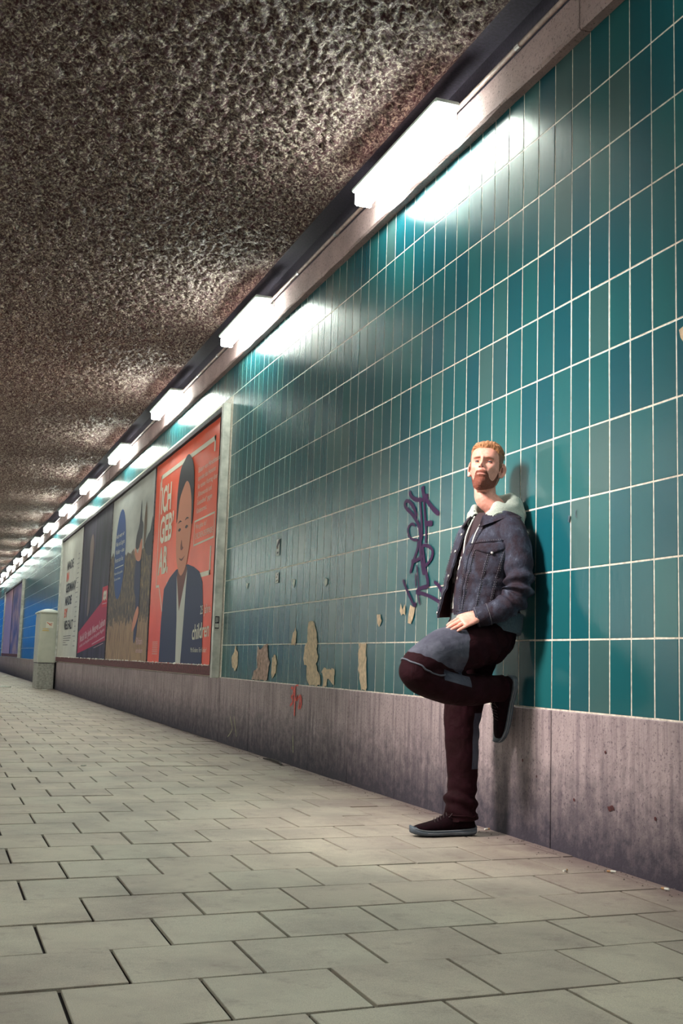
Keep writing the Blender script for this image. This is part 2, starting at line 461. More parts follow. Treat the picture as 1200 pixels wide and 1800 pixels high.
def lamp(x, y, z, label, group):
    r = empty('tube_lamp', label, 'lamp', group, (x, y, z))
    for nm, mm, dy in (('housing', HM, 0), ('diffuser', DM, 0), ('end_cap', EM, 0), ('end_cap', EM2, 0), ('bracket', BM_, 0.2), ('bracket', BM_, 1.08)):
        o = bpy.data.objects.new(nm, mm); C.objects.link(o); o.parent = r; o.location = (0, dy, 0)
    return r
LY = [5.31 + 3.66 * k for k in range(14)]
EXTRA = ['biggest one, above the bare teal tiles', 'above the red poster\'s right edge', 'above the red poster\'s left edge', 'above the landscape poster', 'above the dark poster', 'above the white poster']
for k, y in enumerate(LY):
    lamp(-0.20, y, 3.80, 'glowing tube lamp, %s from the camera in the row' % ORD[k] if k > 5 else
         'glowing white tube lamp, %s in the row, %s' % (ORD[k], EXTRA[k]), 'tube lamps along the tiled wall')
lamp(-0.20, 5.31 - 3.66, 3.80, 'glowing tube lamp overhead, outside the right edge of the frame', 'tube lamps along the tiled wall')
lamp(-0.20, 5.31 - 7.32, 3.80, 'glowing tube lamp behind the camera, last of the row', 'tube lamps along the tiled wall')
for k, y in enumerate([1.65 + 3.66 * k for k in range(-1, 14)]):
    lamp(XL + 0.20, y, 3.80, 'tube lamp on the opposite wall, outside the frame, number %d of its row' % (k + 1), 'tube lamps along the opposite wall')
q = MB(); q.tube([(-0.070, y, 3.912) for y in np.linspace(YN, YF, 60)], 0.0135, 10)
cond = q.out('cable_conduit', plain('conduit_pvc', (0.42, 0.30, 0.27), 0.5, nscale=20, namp=0.3), smooth=True)
tag(cond, 'pinkish grey cable conduit running along the fascia from lamp to lamp', 'conduit')
for y in np.arange(2.0, 30, 0.92):
    q = MB(); q.tube([(-0.070, y - 0.022, 3.912), (-0.070, y + 0.022, 3.912)], 0.0175, 10); q.out('coupling', M_METAL, cond, smooth=False)

# ------------------------------------------------------------------ billboard and its posters
M_STEEL = plain('weathered_pale_frame', (0.46, 0.46, 0.42), 0.5, 0.15, nscale=9, namp=0.3, bump=0.3, bscale=90)
M_DARKF = plain('dark_frame_edge', (0.065, 0.05, 0.06), 0.7, nscale=25, namp=0.5, bump=0.4, bscale=80)  # top rail's shadowed underside painted dark; dividing strips share the tone
M_RUST = plain('old_glue_and_rust', (0.085, 0.016, 0.022), 0.75, nscale=30, namp=0.7, bump=0.9, bscale=60)
M_PAPER = plain('torn_paper_edge', (0.62, 0.60, 0.53), 0.7, nscale=30, namp=0.2)
def ragged(name, y0, y1, zc, amp, x0, x1, mat, parent, seed, th=0.02, label=None):
    rs = np.random.RandomState(seed); n_ = int((y1 - y0) / 0.05)
    V = []; F = []
    for i in range(n_ + 1):
        y = y0 + (y1 - y0) * i / n_
        a = zc + amp * rs.rand(); b = zc - th * (0.4 + rs.rand()); xx = x0 + (x1 - x0) * rs.rand()
        V += [(x0, y, a), (xx, y, (a + b) / 2), (x0, y, b)]
    for i in range(n_):
        F += [(3 * i, 3 * i + 3, 3 * i + 4, 3 * i + 1), (3 * i + 1, 3 * i + 4, 3 * i + 5, 3 * i + 2)]
    return obj(name, V, F, mat, parent, label=label)
def billboard(y0, y1, z0, z1, label, nsplit):
    r = empty('billboard_frame', label, 'billboard', None, (0, y0, z0))
    def part(name, x0, x1, a, b, c, d, mat, ch=0.004, lab=None):
        q = MB(); q.cbox(x0, x1, a - y0, b - y0, c - z0, d - z0, ch); return q.out(name, mat, r, label=lab)
    part('backing_board', -0.040, -0.002, y0 + 0.02, y1 - 0.02, z0 + 0.05, z1 - 0.02, M_UPPER)
    part('side_rail', -0.082, -0.002, y0 - 0.012, y0 + 0.055, z0 - 0.075, z1 + 0.015, M_STEEL)
    part('side_rail', -0.082, -0.002, y1 - 0.055, y1 + 0.012, z0 - 0.075, z1 + 0.015, M_STEEL)
    part('top_rail', -0.074, -0.002, y0 + 0.056, y1 - 0.056, z1 - 0.06, z1, M_DARKF)
    part('bottom_rail', -0.066, -0.002, y0 + 0.056, y1 - 0.056, z0 - 0.055, z0 + 0.04, M_RUST)
    q = MB(); q.box(-0.074, -0.0739, 0, 0, 0, 0)
    for k in range(1, nsplit):
        y = y0 + (y1 - y0) * k / nsplit + 0.0
        part('dividing_strip', -0.058, -0.038, y - 0.012, y + 0.012, z0 + 0.045, z1 - 0.065, M_DARKF, 0.003)
    return r
bb = billboard(10.79, 25.72, 0.675, 3.31, 'long billboard frame of pale steel holding four posters on the tiled wall', 4)
PR = [(11.02, 14.47), (14.53, 18.20), (18.26, 21.93), (21.99, 25.62)]   # near and far edge of each poster
ZP0, ZP1 = 0.705, 3.235
XP = -0.049
FONT = {}
def text(body, name, parent, y_left, z_base, height, mat, x, width=None, shear=0.0, slope=0.0, bold=0.0, label=None):
    """flat print on a wall plane: reads from far (large y) to near (small y)"""
    c = bpy.data.curves.new('tmp', 'FONT'); c.body = body; c.size = 1.0; c.offset = bold; c.shear = shear; c.resolution_u = 2
    o = bpy.data.objects.new('tmp', c); C.objects.link(o)
    dg = bpy.context.evaluated_depsgraph_get(); me = bpy.data.meshes.new_from_object(o.evaluated_get(dg))
    bpy.data.objects.remove(o); bpy.data.curves.remove(c)
    n_ = len(me.vertices); co = np.empty(n_ * 3, np.float32); me.vertices.foreach_get('co', co); co = co.reshape(-1, 3)
    sc = height / 0.73
    w = co[:, 0].max() - co[:, 0].min(); sx = sc if width is None else width / w
    X = (co[:, 0] - co[:, 0].min()) * sx; Zc = co[:, 1] * sc + X * slope
    V = np.stack([np.full(n_, 0.0), -X, Zc], 1)
    me.vertices.foreach_set('co', V.astype(np.float32).ravel()); me.update()
    me.materials.clear(); me.materials.append(mat)
    o = bpy.data.objects.new(name, me); C.objects.link(o); o.location = (x, y_left, z_base)
    if parent is not None: o.parent = parent
    if label: o['label'] = label
    if height < 0.1: o['kind'] = 'stuff'
    return o
def smooth_poly(pts, n=6):
    P = [Vector(p) for p in pts]; out = []
    for i in range(len(P)):
        a, b, c, d = P[i - 1], P[i], P[(i + 1) % len(P)], P[(i + 2) % len(P)]
        for k in range(n):
            t = k / n
            out.append(0.5 * ((2 * b) + (c - a) * t + (2 * a - 5 * b + 4 * c - d) * t * t + (3 * b - a - 3 * c + d) * t ** 3))
    return [tuple(p) for p in out]
from mathutils.geometry import tessellate_polygon
def poly(name, pts, x, mat, parent=None, smooth=0, label=None):
    """flat printed shape on the plane x, thickness 0.4 mm"""
    if smooth: pts = smooth_poly(pts, smooth)
    n_ = len(pts)
    tri = tessellate_polygon([[Vector((p[0], p[1], 0)) for p in pts]])
    V = [(x, p[0], p[1]) for p in pts] + [(x + 0.0004, p[0], p[1]) for p in pts]
    F = []
    for t3 in tri:
        a, b_, c = [Vector((pts[i][0], pts[i][1])) for i in t3]
        cr = (b_ - a).cross(c - a) if hasattr(Vector((0, 0)), 'cross') else 1
        F.append(tuple(t3) if cr < 0 else tuple(reversed(t3)))
    F += [(i, (i + 1) % n_, (i + 1) % n_ + n_, i + n_) for i in range(n_)]
    return obj(name, V, F, mat, parent, label=label)
def ribbon(name, strokes, x, mat, parent, label=None, taper=True):
    q = MB()
    for si, (pts, w) in enumerate(strokes):
        P = [Vector(p) for p in pts]; out = []
        for i in range(len(P) - 1):
            a = P[max(i - 1, 0)]; b_ = P[i]; c = P[i + 1]; d = P[min(i + 2, len(P) - 1)]
            for k in range(5):
                t = k / 5
                out.append(0.5 * ((2 * b_) + (c - a) * t + (2 * a - 5 * b_ + 4 * c - d) * t * t + (3 * b_ - a - 3 * c + d) * t ** 3))
        out.append(P[-1]); b0 = len(q.v); N_ = len(out)
        for i, p in enumerate(out):
            t = (out[min(i + 1, N_ - 1)] - out[max(i - 1, 0)]); t = t / (t.length + 1e-9); nn = Vector((-t.y, t.x))
            ww = w * (1.0 + 0.07 * math.sin(i * 0.6 + si)) * (1 if 0 < i < N_ - 1 else 0.6)
            for s_ in (-1, 1): q.v.append((x - 0.00003 * si, p.x + nn.x * ww * s_ * 1.6, p.y + nn.y * ww * s_))
        for i in range(N_ - 1): q.f.append((b0 + 2 * i, b0 + 2 * i + 1, b0 + 2 * i + 3, b0 + 2 * i + 2))
    return q.out(name, mat, parent, label=label)
def sheet_mesh(y0, y1, z0, z1, seed, mat, parent, x=XP, label=None, name='poster_sheet', rag=0.02):
    """pasted paper: slightly wavy, ragged bottom edge"""
    rs = np.random.RandomState(seed); nu, nv = 40, 28; V = []; F = []
    wob = np.cumsum(rs.normal(size=nu + 1)) * 0.2; wob = (wob - wob.mean()) * rag * 0.5
    for i in range(nu + 1):
        for j in range(nv + 1):
            y = y0 + (y1 - y0) * i / nu; v = j / nv
            z = z0 + (z1 - z0) * v
            if j == 0: z += wob[i] + rs.normal() * rag * 0.25
            if j == nv: z += wob[-1 - i] * 0.5
            V.append((x + 0.0012 * math.sin(i * 0.9 + seed) * math.sin(j * 0.4), y + (rs.normal() * 0.004 if i in (0, nu) else 0), z))
    K = nv + 1
    for i in range(nu):
        for j in range(nv): F.append((i * K + j, i * K + j + 1, (i + 1) * K + j + 1, (i + 1) * K + j))
    return obj(name, V, F, mat, parent, smooth=True, label=label)
def paper(name, col, rough=0.38, amp=0.10):
    return plain(name, col, rough, nscale=2.2, namp=amp, bump=0.15, bscale=14, spec=0.16)
def ink(name, col, rough=0.5): return plain(name, col, rough, spec=0.14)
I_WHITE = ink('print_cream', (0.60, 0.57, 0.47)); I_NAVY = ink('print_navy', (0.020, 0.026, 0.075)); I_SHIRT = ink('print_shirt', (0.45, 0.45, 0.41))
I_SKIN = ink('print_skin', (0.50, 0.20, 0.13)); I_HAIR = ink('print_dark_hair', (0.025, 0.020, 0.030)); I_BLUE = ink('print_blue', (0.020, 0.055, 0.19))
I_INK = ink('print_black', (0.030, 0.028, 0.040)); I_RED = ink('print_red', (0.62, 0.10, 0.06)); I_MAG = ink('print_magenta', (0.36, 0.018, 0.060))
I_SHADE = ink('print_neck', (0.14, 0.045, 0.04)); I_PINK = ink('print_pink_white', (0.52, 0.33, 0.36)); I_BROWN = ink('print_brown', (0.10, 0.055, 0.03))
def poster(k, label, mat, seed, name='poster'):
    y0, y1 = PR[k]
    r = empty(name, label, 'poster', 'posters in the long billboard frame', (0, 0, 0))
    sheet_mesh(y0, y1, ZP0, ZP1, seed, mat, r)
    ragged('torn_edge', y0, y1, ZP0 + 0.006, 0.022, XP - 0.001, XP - 0.022, M_PAPER, r, seed + 5, 0.022)
    return r
X1, X2, X3, X4 = XP - 0.003, XP - 0.0040, XP - 0.0050, XP - 0.0060
# red appeal poster
p1 = poster(0, 'red poster with a dark-haired figure in a navy jacket and large white lettering', paper('red_poster_paper', (0.72, 0.085, 0.032)), 3)
def bar(name, pts, w, x, mat, parent):
    q = MB()
    for a, b_ in zip(pts[:-1], pts[1:]):
        A, B = Vector(a), Vector(b_); t = (B - A).normalized(); nn = Vector((-t.y, t.x)) * w / 2; A = A - t * w / 2 * 0.9; B = B + t * w / 2 * 0.9
        q.add([(x, *(A - nn)), (x, *(A + nn)), (x, *(B + nn)), (x, *(B - nn))], [(0, 1, 2, 3)])
    return q.out(name, mat, parent)
bar('printed_bracket', [(14.09, 2.90), (14.10, 3.045), (11.21, 3.045), (11.21, 2.93)], 0.055, X1 + 0.0012, I_WHITE, p1)
bar('printed_bracket', [(14.16, 2.98), (14.11, 1.655), (13.93, 1.655), (13.56, 1.25), (13.42, 1.66), (13.25, 1.66)], 0.030, X1 + 0.0012, I_WHITE, p1)
bar('printed_bracket', [(11.19, 1.90), (11.19, 1.650), (11.75, 1.650)], 0.050, X1 + 0.0012, I_WHITE, p1)
for body, yl, zb, w in (('ICH', 14.03, 2.575, 0.62), ('GEB\u2019', 14.03, 2.195, 0.84), ('AB.', 14.03, 1.805, 0.62)):
    text(body, 'lettering', p1, yl, zb, 0.335, I_WHITE, X2, w, bold=0.03)
poly('printed_jacket', [(12.62, 1.80), (12.27, 1.81), (11.95, 1.76), (11.66, 1.69), (11.49, 1.57), (11.40, 1.25), (11.36, 0.722), (13.68, 0.722), (13.66, 1.2), (13.58, 1.60), (13.25, 1.72), (12.90, 1.79)], X1, I_NAVY, p1)
poly('printed_neck', [(12.80, 1.76), (12.30, 1.78), (12.36, 1.40), (12.55, 1.20), (12.72, 1.40)], X2 + 0.0004, I_SHADE, p1, 4)
poly('printed_shirt', [(12.84, 1.72), (12.62, 1.30), (12.28, 1.75), (12.34, 1.2), (12.41, 0.722), (12.68, 0.722), (12.72, 1.2)], X2, I_SHIRT, p1)
poly('printed_face', [(12.99, 2.35), (12.93, 1.98), (12.80, 1.80), (12.62, 1.705), (12.42, 1.76), (12.26, 1.92), (12.17, 2.20), (12.14, 2.45), (12.20, 2.72), (12.50, 2.86), (12.85, 2.74)], X3, I_SKIN, p1, 4)
poly('printed_hair', [(13.01, 2.36), (13.02, 2.70), (12.90, 2.96), (12.70, 3.04), (12.54, 3.085), (12.38, 3.05), (12.18, 2.90), (12.12, 2.62), (12.12, 2.30), (12.18, 2.26), (12.22, 2.52), (12.34, 2.70), (12.52, 2.78), (12.70, 2.72), (12.88, 2.60), (12.95, 2.40)], X4, I_HAIR, p1, 3)
for y in (12.80, 12.42):
    poly('printed_eye', [(y + 0.08, 2.245), (y, 2.265), (y - 0.08, 2.245), (y, 2.225)], X4, I_HAIR, p1, 3)
    poly('printed_brow', [(y + 0.11, 2.325), (y, 2.355), (y - 0.11, 2.330), (y, 2.335)], X4, I_HAIR, p1, 2)
poly('printed_nose', [(12.66, 2.12), (12.70, 2.02), (12.62, 1.995), (12.54, 2.02), (12.60, 2.04)], X4, I_SHADE, p1, 3)
poly('printed_mouth', [(12.76, 1.915), (12.60, 1.895), (12.44, 1.920), (12.60, 1.870)], X4, I_SHADE, p1, 3)
for i, (body, w) in enumerate((('Eckart von Hirschhausen', 1.03), ('spendet das Honorar', 0.82), ('f\u00fcr seinen Vortrag \u00fcber', 0.90), ('\u201eKlimawandel und', 0.66), ('Gesundheit\u201c gegen', 0.70), ('Kinderarmut.', 0.48))):
    text(body, 'lettering', p1, 11.93, 2.785 - i * 0.090, 0.058, I_WHITE, X2, w)
bar('printed_bracket', [(12.01, 2.255), (10.945 + 0.13, 2.255), (11.075, 2.005), (12.01, 1.995), (12.01, 2.255)], 0.020, X1, I_WHITE, p1)
text('Was gibst du?', 'lettering', p1, 11.95, 2.165, 0.056, I_WHITE, X2, 0.52); text('CHILDREN.DE/SPENDE', 'lettering', p1, 11.95, 2.055, 0.066, I_WHITE, X2, 0.82)
text('25 Jahre', 'lettering', p1, 11.52, 1.235, 0.095, I_WHITE, X3, 0.46, slope=0.02); text('children', 'lettering', p1, 11.86, 0.975, 0.165, I_WHITE, X3, 0.78, slope=0.04, bold=0.015)
text('Mit Kindern. F\u00fcr Kinder!', 'lettering', p1, 11.90, 0.845, 0.052, I_WHITE, X3, 0.74)
for i in range(7): bar('small_print_line', [(14.16 - 0.02, 0.965 - i * 0.024), (13.80, 0.965 - i * 0.024)], 0.006, X2, I_WHITE, p1)
# landscape poster
m, t, b = nt('landscape_poster_paper'); n = N(t)
sp = n('ShaderNodeSeparateXYZ', {0: n.coord(space='object')}); z = sp.outputs[2]; y = sp.outputs[1]
hill = n.math('ADD', z, n.math('MULTIPLY', n.noise(n.coord((1, 1.4, 0.1), 'object'), 1.6, 4), -0.65))
sky = n.ramp(n.noise(n.coord((1, 1, 3), 'object'), 0.8, 3), [(0.3, (0.30, 0.30, 0.29)), (0.7, (0.46, 0.47, 0.43))])
field = n.ramp(n.noise(n.coord((1, 14, 5), 'object'), 1.3, 6, 0.7), [(0.36, (0.022, 0.018, 0.034)), (0.52, (0.10, 0.070, 0.055)), (0.66, (0.36, 0.24, 0.10))])
grass = n.ramp(n.noise(n.coord((1, 20, 2), 'object'), 1.6, 5, 0.7), [(0.35, (0.12, 0.07, 0.06)), (0.65, (0.44, 0.28, 0.15))])
e = n.math('ADD', z, n.math('MULTIPLY', n.noise(n.coord((1, 3, 3), 'object'), 2.0, 4), -0.5))
field = n.mix(n.ramp(n.math('ADD', n.math('MULTIPLY', e, 1.0), n.math('MULTIPLY', y, -0.09)), [(0.0, 0.0), (0.01, 0.0)]), field, field)
gr = n.math('LESS_THAN', e, 1.02); field = n.mix(gr, field, grass)
col = n.mix(n.math('GREATER_THAN', hill, 1.93), field, sky)
n.link(col, b.inputs['Base Color']); b.inputs['Roughness'].default_value = 0.5; b.inputs['Specular IOR Level'].default_value = 0.14; M_LAND = m
p2 = poster(1, 'landscape poster of a brown field and grey sky with a blue oval of white text', M_LAND, 9)
el = [(17.27 + 0.52 * math.cos(a), 2.32 + 0.69 * math.sin(a)) for a in np.linspace(0, 2 * PI, 40, endpoint=False)]
poly('printed_oval', el, X1, I_BLUE, p2)
for i, (body, w, h) in enumerate((('Auch wenn wir', 0.78, 0.075), ('Wein und Lagune', 0.84, 0.075), ('W\u00e4lder \u2013 eine', 0.84, 0.075), ('Person am See', 0.78, 0.075))):
    text(body, 'lettering', p2, 17.70, 2.585 - i * 0.125, h, I_WHITE, X2, w)
bar('printed_rule', [(17.66, 2.125), (16.86, 2.125)], 0.012, X2, I_WHITE, p2)
text('Rhein und Seen genie\u00dfen', 'lettering', p2, 17.70, 2.02, 0.040, I_WHITE, X2, 0.80); text('Zeit zum Atmen', 'lettering', p2, 17.70, 1.93, 0.040, I_WHITE, X2, 0.62)
poly('printed_dark_top', [(15.52, 2.94), (15.60, 2.62), (15.80, 2.46), (15.83, 2.30), (15.60, 2.26), (15.34, 2.36), (15.30, 2.58), (15.42, 2.66)], X1, I_INK, p2, 3)
poly('printed_arms', [(15.84, 2.30), (15.86, 2.20), (15.66, 2.10), (15.36, 2.10), (15.30, 2.32), (15.40, 2.38), (15.62, 2.20)], X2, I_SKIN, p2, 3)
poly('printed_trousers', [(15.72, 2.13), (15.36, 2.12), (15.30, 1.4), (15.46, 1.0), (15.62, 1.02), (15.58, 1.5), (15.80, 1.75)], X1, I_NAVY, p2, 3)
poly('printed_tree', [(15.12, 2.88), (15.02, 2.60), (15.10, 2.28), (15.20, 2.28), (15.22, 2.64)], X1, I_BROWN, p2, 2)
poly('printed_hill', [(15.10, 2.28), (14.86, 2.40), (14.72, 2.44), (14.60, 2.62), (14.545, 2.45), (14.545, 2.10), (15.0, 2.16)], X1, I_INK, p2, 2)
poly('printed_sheep', [(15.70, 1.30), (15.40, 1.46), (15.30, 1.36), (15.55, 1.18), (15.78, 1.12)], X2, I_SKIN, p2, 3)
text('Rh\u00f6n', 'lettering', p2, 15.35, 0.94, 0.10, I_PINK, X2, 0.45); text('erholsam', 'lettering', p2, 15.35, 0.83, 0.07, I_PINK, X2, 0.50)
# dark poster with magenta band
m, t, b = nt('dark_poster_paper'); n = N(t)
col = n.ramp(n.noise(n.coord((1, 3.2, 0.7), 'object'), 0.9, 4, 0.6), [(0.38, (0.014, 0.011, 0.022)), (0.60, (0.045, 0.032, 0.062)), (0.74, (0.13, 0.105, 0.14))])
n.link(col, b.inputs['Base Color']); b.inputs['Roughness'].default_value = 0.5; b.inputs['Specular IOR Level'].default_value = 0.14; M_DKP = m
p3 = poster(2, 'dark night-blue poster with a slanting magenta band and pale slogan', M_DKP, 14)
poly('printed_red_panel', [(18.92, 1.90), (18.32, 1.90), (18.32, 1.56), (18.92, 1.56)], X2, ink('print_crimson', (0.50, 0.02, 0.045)), p3)
poly('printed_emblem', [(18.84, 1.66), (18.80, 1.80), (18.70, 1.84), (18.60, 1.81), (18.50, 1.84), (18.42, 1.80), (18.42, 1.66), (18.53, 1.70), (18.63, 1.66), (18.73, 1.70)], X3, I_WHITE, p3)
for y in (18.70, 18.55): poly('printed_dot', [(y + 0.025, 1.745), (y, 1.775), (y - 0.025, 1.745), (y, 1.715)], X4, I_INK, p3, 2)
bar('printed_rule', [(18.85, 1.62), (18.40, 1.62)], 0.014, X3, I_PINK, p3)
poly('printed_band', [(21.89, 1.20), (18.95, 1.66), (18.32, 1.60), (18.32, 1.02), (21.89, 0.80)], X1, I_MAG, p3)
text('Mobil f\u00fcr jede Menge Leben', 'lettering', p3, 21.60, 1.00, 0.135, I_PINK, X3, 3.20, slope=0.085, bold=0.03)
text('einfach und bequem durch die ganze Region', 'lettering', p3, 21.60, 0.905, 0.060, I_PINK, X3, 3.15, slope=0.085, bold=0.02)
bar('printed_rule', [(19.85, 0.965), (18.40, 1.075)], 0.020, X3, I_PINK, p3); bar('printed_rule', [(19.6, 0.90), (18.5, 0.975)], 0.010, X3, I_PINK, p3)
poly('printed_figure', [(20.9, 2.75), (20.6, 2.95), (20.35, 2.7), (20.45, 2.2), (20.5, 1.6), (20.8, 1.5), (20.75, 2.2)], X1, ink('print_dim_skin', (0.16, 0.11, 0.10)), p3, 4)
# white poster
p4 = poster(3, 'off-white poster with dark and red block words in short stacked lines', paper('off_white_poster_paper', (0.50, 0.49, 0.44), 0.45, 0.12), 21)
for body, zb, w, mt in (('MADE', 2.55, 1.15, I_INK), ('IN', 2.31, 0.42, I_RED), ('GERMANY', 2.07, 1.80, I_INK), ('MADE', 1.80, 1.15, I_INK), ('BY', 1.545, 0.55, I_RED), ('VIELFALT', 1.29, 1.65, I_INK)):
    text(body, 'lettering', p4, 24.55, zb, 0.185, mt, X2, w, bold=0.03)
for i, L in enumerate((1.35, 1.35, 1.2, 0.5, 0.9)): bar('small_print_line', [(24.50, 1.15 - i * 0.045), (24.50 - L, 1.15 - i * 0.045)], 0.012, X2, I_INK, p4)
for i in range(20): bar('small_print_line', [(22.62 + 0.1 * (i % 3), 2.75 - i * 0.095), (22.42, 2.75 - i * 0.095)], 0.018, X2, plain('print_grey', (0.22, 0.21, 0.22)) if i == 0 else bpy.data.materials['print_grey'], p4)
# far billboard
bb2 = billboard(37.3, 46.5, 0.69, 3.12, 'far billboard frame with two faded posters beyond the grey cabinet', 2)
m, t, b = nt('faded_violet_paper'); n = N(t)
n.link(n.ramp(n.noise(n.coord((1, 0.7, 1.0), 'object'), 1.7, 3), [(0.35, (0.03, 0.035, 0.16)), (0.5, (0.20, 0.12, 0.24)), (0.62, (0.40, 0.24, 0.24))]), b.inputs['Base Color'])
r = empty('poster', 'far violet and blue poster, nearer one in the distant frame', 'poster', 'posters in the far frame'); sheet_mesh(37.6, 41.8, 0.73, 3.04, 31, m, r)
r = empty('poster', 'far dusty pink poster at the left edge of the picture', 'poster', 'posters in the far frame'); sheet_mesh(42.0, 46.3, 0.73, 3.04, 32, paper('pink_poster_paper', (0.44, 0.25, 0.26)), r)

# ------------------------------------------------------------------ paint, paper remnants and stickers on the wall
PURPLE= [([(6.186, 1.821), (6.161, 1.792), (6.114, 1.768), (6.052, 1.753), (5.986, 1.747), (5.932, 1.751), (5.927, 1.773)], 0.0089), ([(5.99, 1.826), (5.983, 1.794), (5.965, 1.765), (5.909, 1.722), (5.833, 1.673), (5.753, 1.633)], 0.0103), ([(6.031, 1.769), (6.01, 1.689), (5.994, 1.607), (5.984, 1.512)], 0.0062), ([(5.969, 1.752), (5.955, 1.683), (5.937, 1.601), (5.926, 1.538), (5.929, 1.485)], 0.0062), ([(6.069, 1.655), (6.111, 1.71), (6.176, 1.755), (6.223, 1.768), (6.252, 1.755), (6.233, 1.727), (6.149, 1.683), (6.073, 1.633), (6.026, 1.583), (6.006, 1.519), (6.002, 1.447), (5.976, 1.37), (5.946, 1.302)], 0.0082), ([(5.951, 1.6), (5.839, 1.591)], 0.0116), ([(6.088, 1.601), (6.134, 1.619), (6.179, 1.608), (6.195, 1.582), (6.164, 1.542), (6.095, 1.518), (6.039, 1.515)], 0.0055), ([(6.033, 1.508), (6.047, 1.46), (6.099, 1.396), (6.146, 1.323)], 0.0075), ([(6.133, 1.394), (6.076, 1.393), (5.968, 1.411)], 0.0089), ([(5.977, 1.476), (5.958, 1.426), (5.938, 1.358), (5.936, 1.31)], 0.0068), ([(5.977, 1.476), (5.906, 1.468), (5.853, 1.448), (5.829, 1.422), (5.85, 1.387), (5.906, 1.36), (5.959, 1.351)], 0.0075), ([(5.949, 1.355), (5.908, 1.299), (5.885, 1.246), (5.9, 1.233), (5.99, 1.227), (6.039, 1.21), (6.01, 1.191)], 0.0082), ([(6.044, 1.206), (5.946, 1.192), (5.839, 1.17), (5.715, 1.135)], 0.0075), ([(6.067, 1.318), (6.057, 1.237)], 0.0034), ([(6.053, 1.366), (6.019, 1.253), (6.021, 1.187), (5.993, 1.133)], 0.0041), ([(6.253, 1.293), (6.204, 1.24), (6.131, 1.174), (6.073, 1.127), (6.057, 1.149)], 0.0068), ([(5.802, 1.254), (5.74, 1.229), (5.677, 1.18)], 0.0082)]
RED= [([(8.397, 0.577), (8.355, 0.581), (8.327, 0.559), (8.34, 0.529), (8.38, 0.512), (8.345, 0.498), (8.35, 0.468), (8.406, 0.443)], 0.0097), ([(8.298, 0.598), (8.296, 0.515), (8.287, 0.441), (8.287, 0.371)], 0.0097), ([(8.28, 0.486), (8.223, 0.528), (8.244, 0.492), (8.204, 0.509), (8.158, 0.53), (8.162, 0.496), (8.194, 0.425)], 0.0086), ([(8.142, 0.531), (8.127, 0.473), (8.155, 0.432)], 0.0086), ([(8.282, 0.601), (8.208, 0.606)], 0.0065)]
YEL= [([(10.247, 0.265), (10.15, 0.155), (10.302, 0.072)], 0.01), ([(10.101, 0.273), (9.984, 0.094)], 0.01), ([(8.306, 0.226), (8.286, 0.095)], 0.01)]
TORN= [[(10.189, 0.906), (10.096, 0.849), (10.084, 0.735), (10.169, 0.677), (10.292, 0.723), (10.326, 0.8), (10.237, 0.849)], [(9.424, 0.908), (9.337, 0.877), (9.23, 0.916), (9.12, 0.916), (9.105, 0.817), (9.042, 0.765), (9.086, 0.679), (9.108, 0.614), (9.581, 0.616), (9.525, 0.689), (9.412, 0.717), (9.45, 0.797)], [(8.924, 0.835), (8.843, 0.784), (8.859, 0.684), (8.958, 0.639), (8.994, 0.681), (8.98, 0.8)], [(8.37, 1.041), (8.339, 1.013), (8.348, 0.933), (8.379, 0.901), (8.47, 0.913), (8.443, 0.982)], [(8.038, 1.078), (7.977, 1.087), (7.915, 1.071), (7.873, 1.021), (7.827, 0.929), (7.834, 0.877), (7.793, 0.831), (7.813, 0.79), (7.847, 0.778), (7.805, 0.719), (7.743, 0.683), (7.736, 0.616), (7.974, 0.613), (8.054, 0.668), (8.044, 0.753), (8.115, 0.76), (8.151, 0.806), (8.119, 0.9), (8.059, 0.931), (8.07, 1.024)], [(7.711, 0.713), (7.634, 0.748), (7.599, 0.737), (7.434, 0.736), (7.434, 0.629), (7.581, 0.668), (7.598, 0.613), (7.677, 0.611), (7.672, 0.67)], [(9.894, 1.474), (9.832, 1.47), (9.865, 1.411)], [(8.471, 1.428), (8.423, 1.417), (8.448, 1.357), (8.488, 1.392)], [(7.699, 1.386), (7.652, 1.38), (7.653, 1.338), (7.692, 1.318), (7.718, 1.35)], [(6.973, 0.915), (6.835, 0.914), (6.812, 0.663), (6.825, 0.611), (6.905, 0.609), (6.937, 0.684), (6.974, 0.751)], [(6.657, 1.092), (6.609, 1.094), (6.579, 1.054), (6.619, 1.011), (6.653, 1.035)], [(6.275, 1.153), (6.251, 1.117), (6.217, 1.145), (6.206, 1.082), (6.242, 1.089), (6.263, 1.075), (6.295, 1.108)], [(6.131, 1.139), (6.06, 1.128), (6.078, 1.067), (6.117, 1.027), (6.16, 1.03), (6.15, 1.103)], [(3.56, 2.105), (3.5, 2.12), (3.44, 2.08), (3.47, 2.03), (3.53, 2.045)]]
ribbon('graffiti_tag', [(p_, w_ * 1.35) for p_, w_ in PURPLE], -0.0052, plain('purple_marker_ink', (0.030, 0.004, 0.045), 0.5, spec=0.2), wall_right, 'dark purple marker tag scrawled down the tiles left of the man')
ribbon('graffiti_tag', RED, -0.0150, plain('red_spray_paint', (0.62, 0.070, 0.055), 0.6, nscale=60, namp=0.3), trim_1, 'small red spray-painted scribble on the concrete')
ribbon('graffiti_tag', [(p, 0.004) for p, w in YEL], -0.0150, plain('faint_yellow_chalk', (0.40, 0.40, 0.22), 0.8, nscale=80, namp=0.5), trim_1, 'faint yellow chalk lines on the concrete')
M_TORN = [plain('bare_tile_bed_mortar', (0.50, 0.385, 0.26), 0.75, nscale=34, namp=0.35, bump=0.5, bscale=120), plain('dirty_mortar_patch', (0.33, 0.22, 0.18), 0.8, nscale=26, namp=0.6, bump=0.5, bscale=90), plain('white_paper_scrap', (0.55, 0.56, 0.50), 0.7, nscale=50, namp=0.2)]
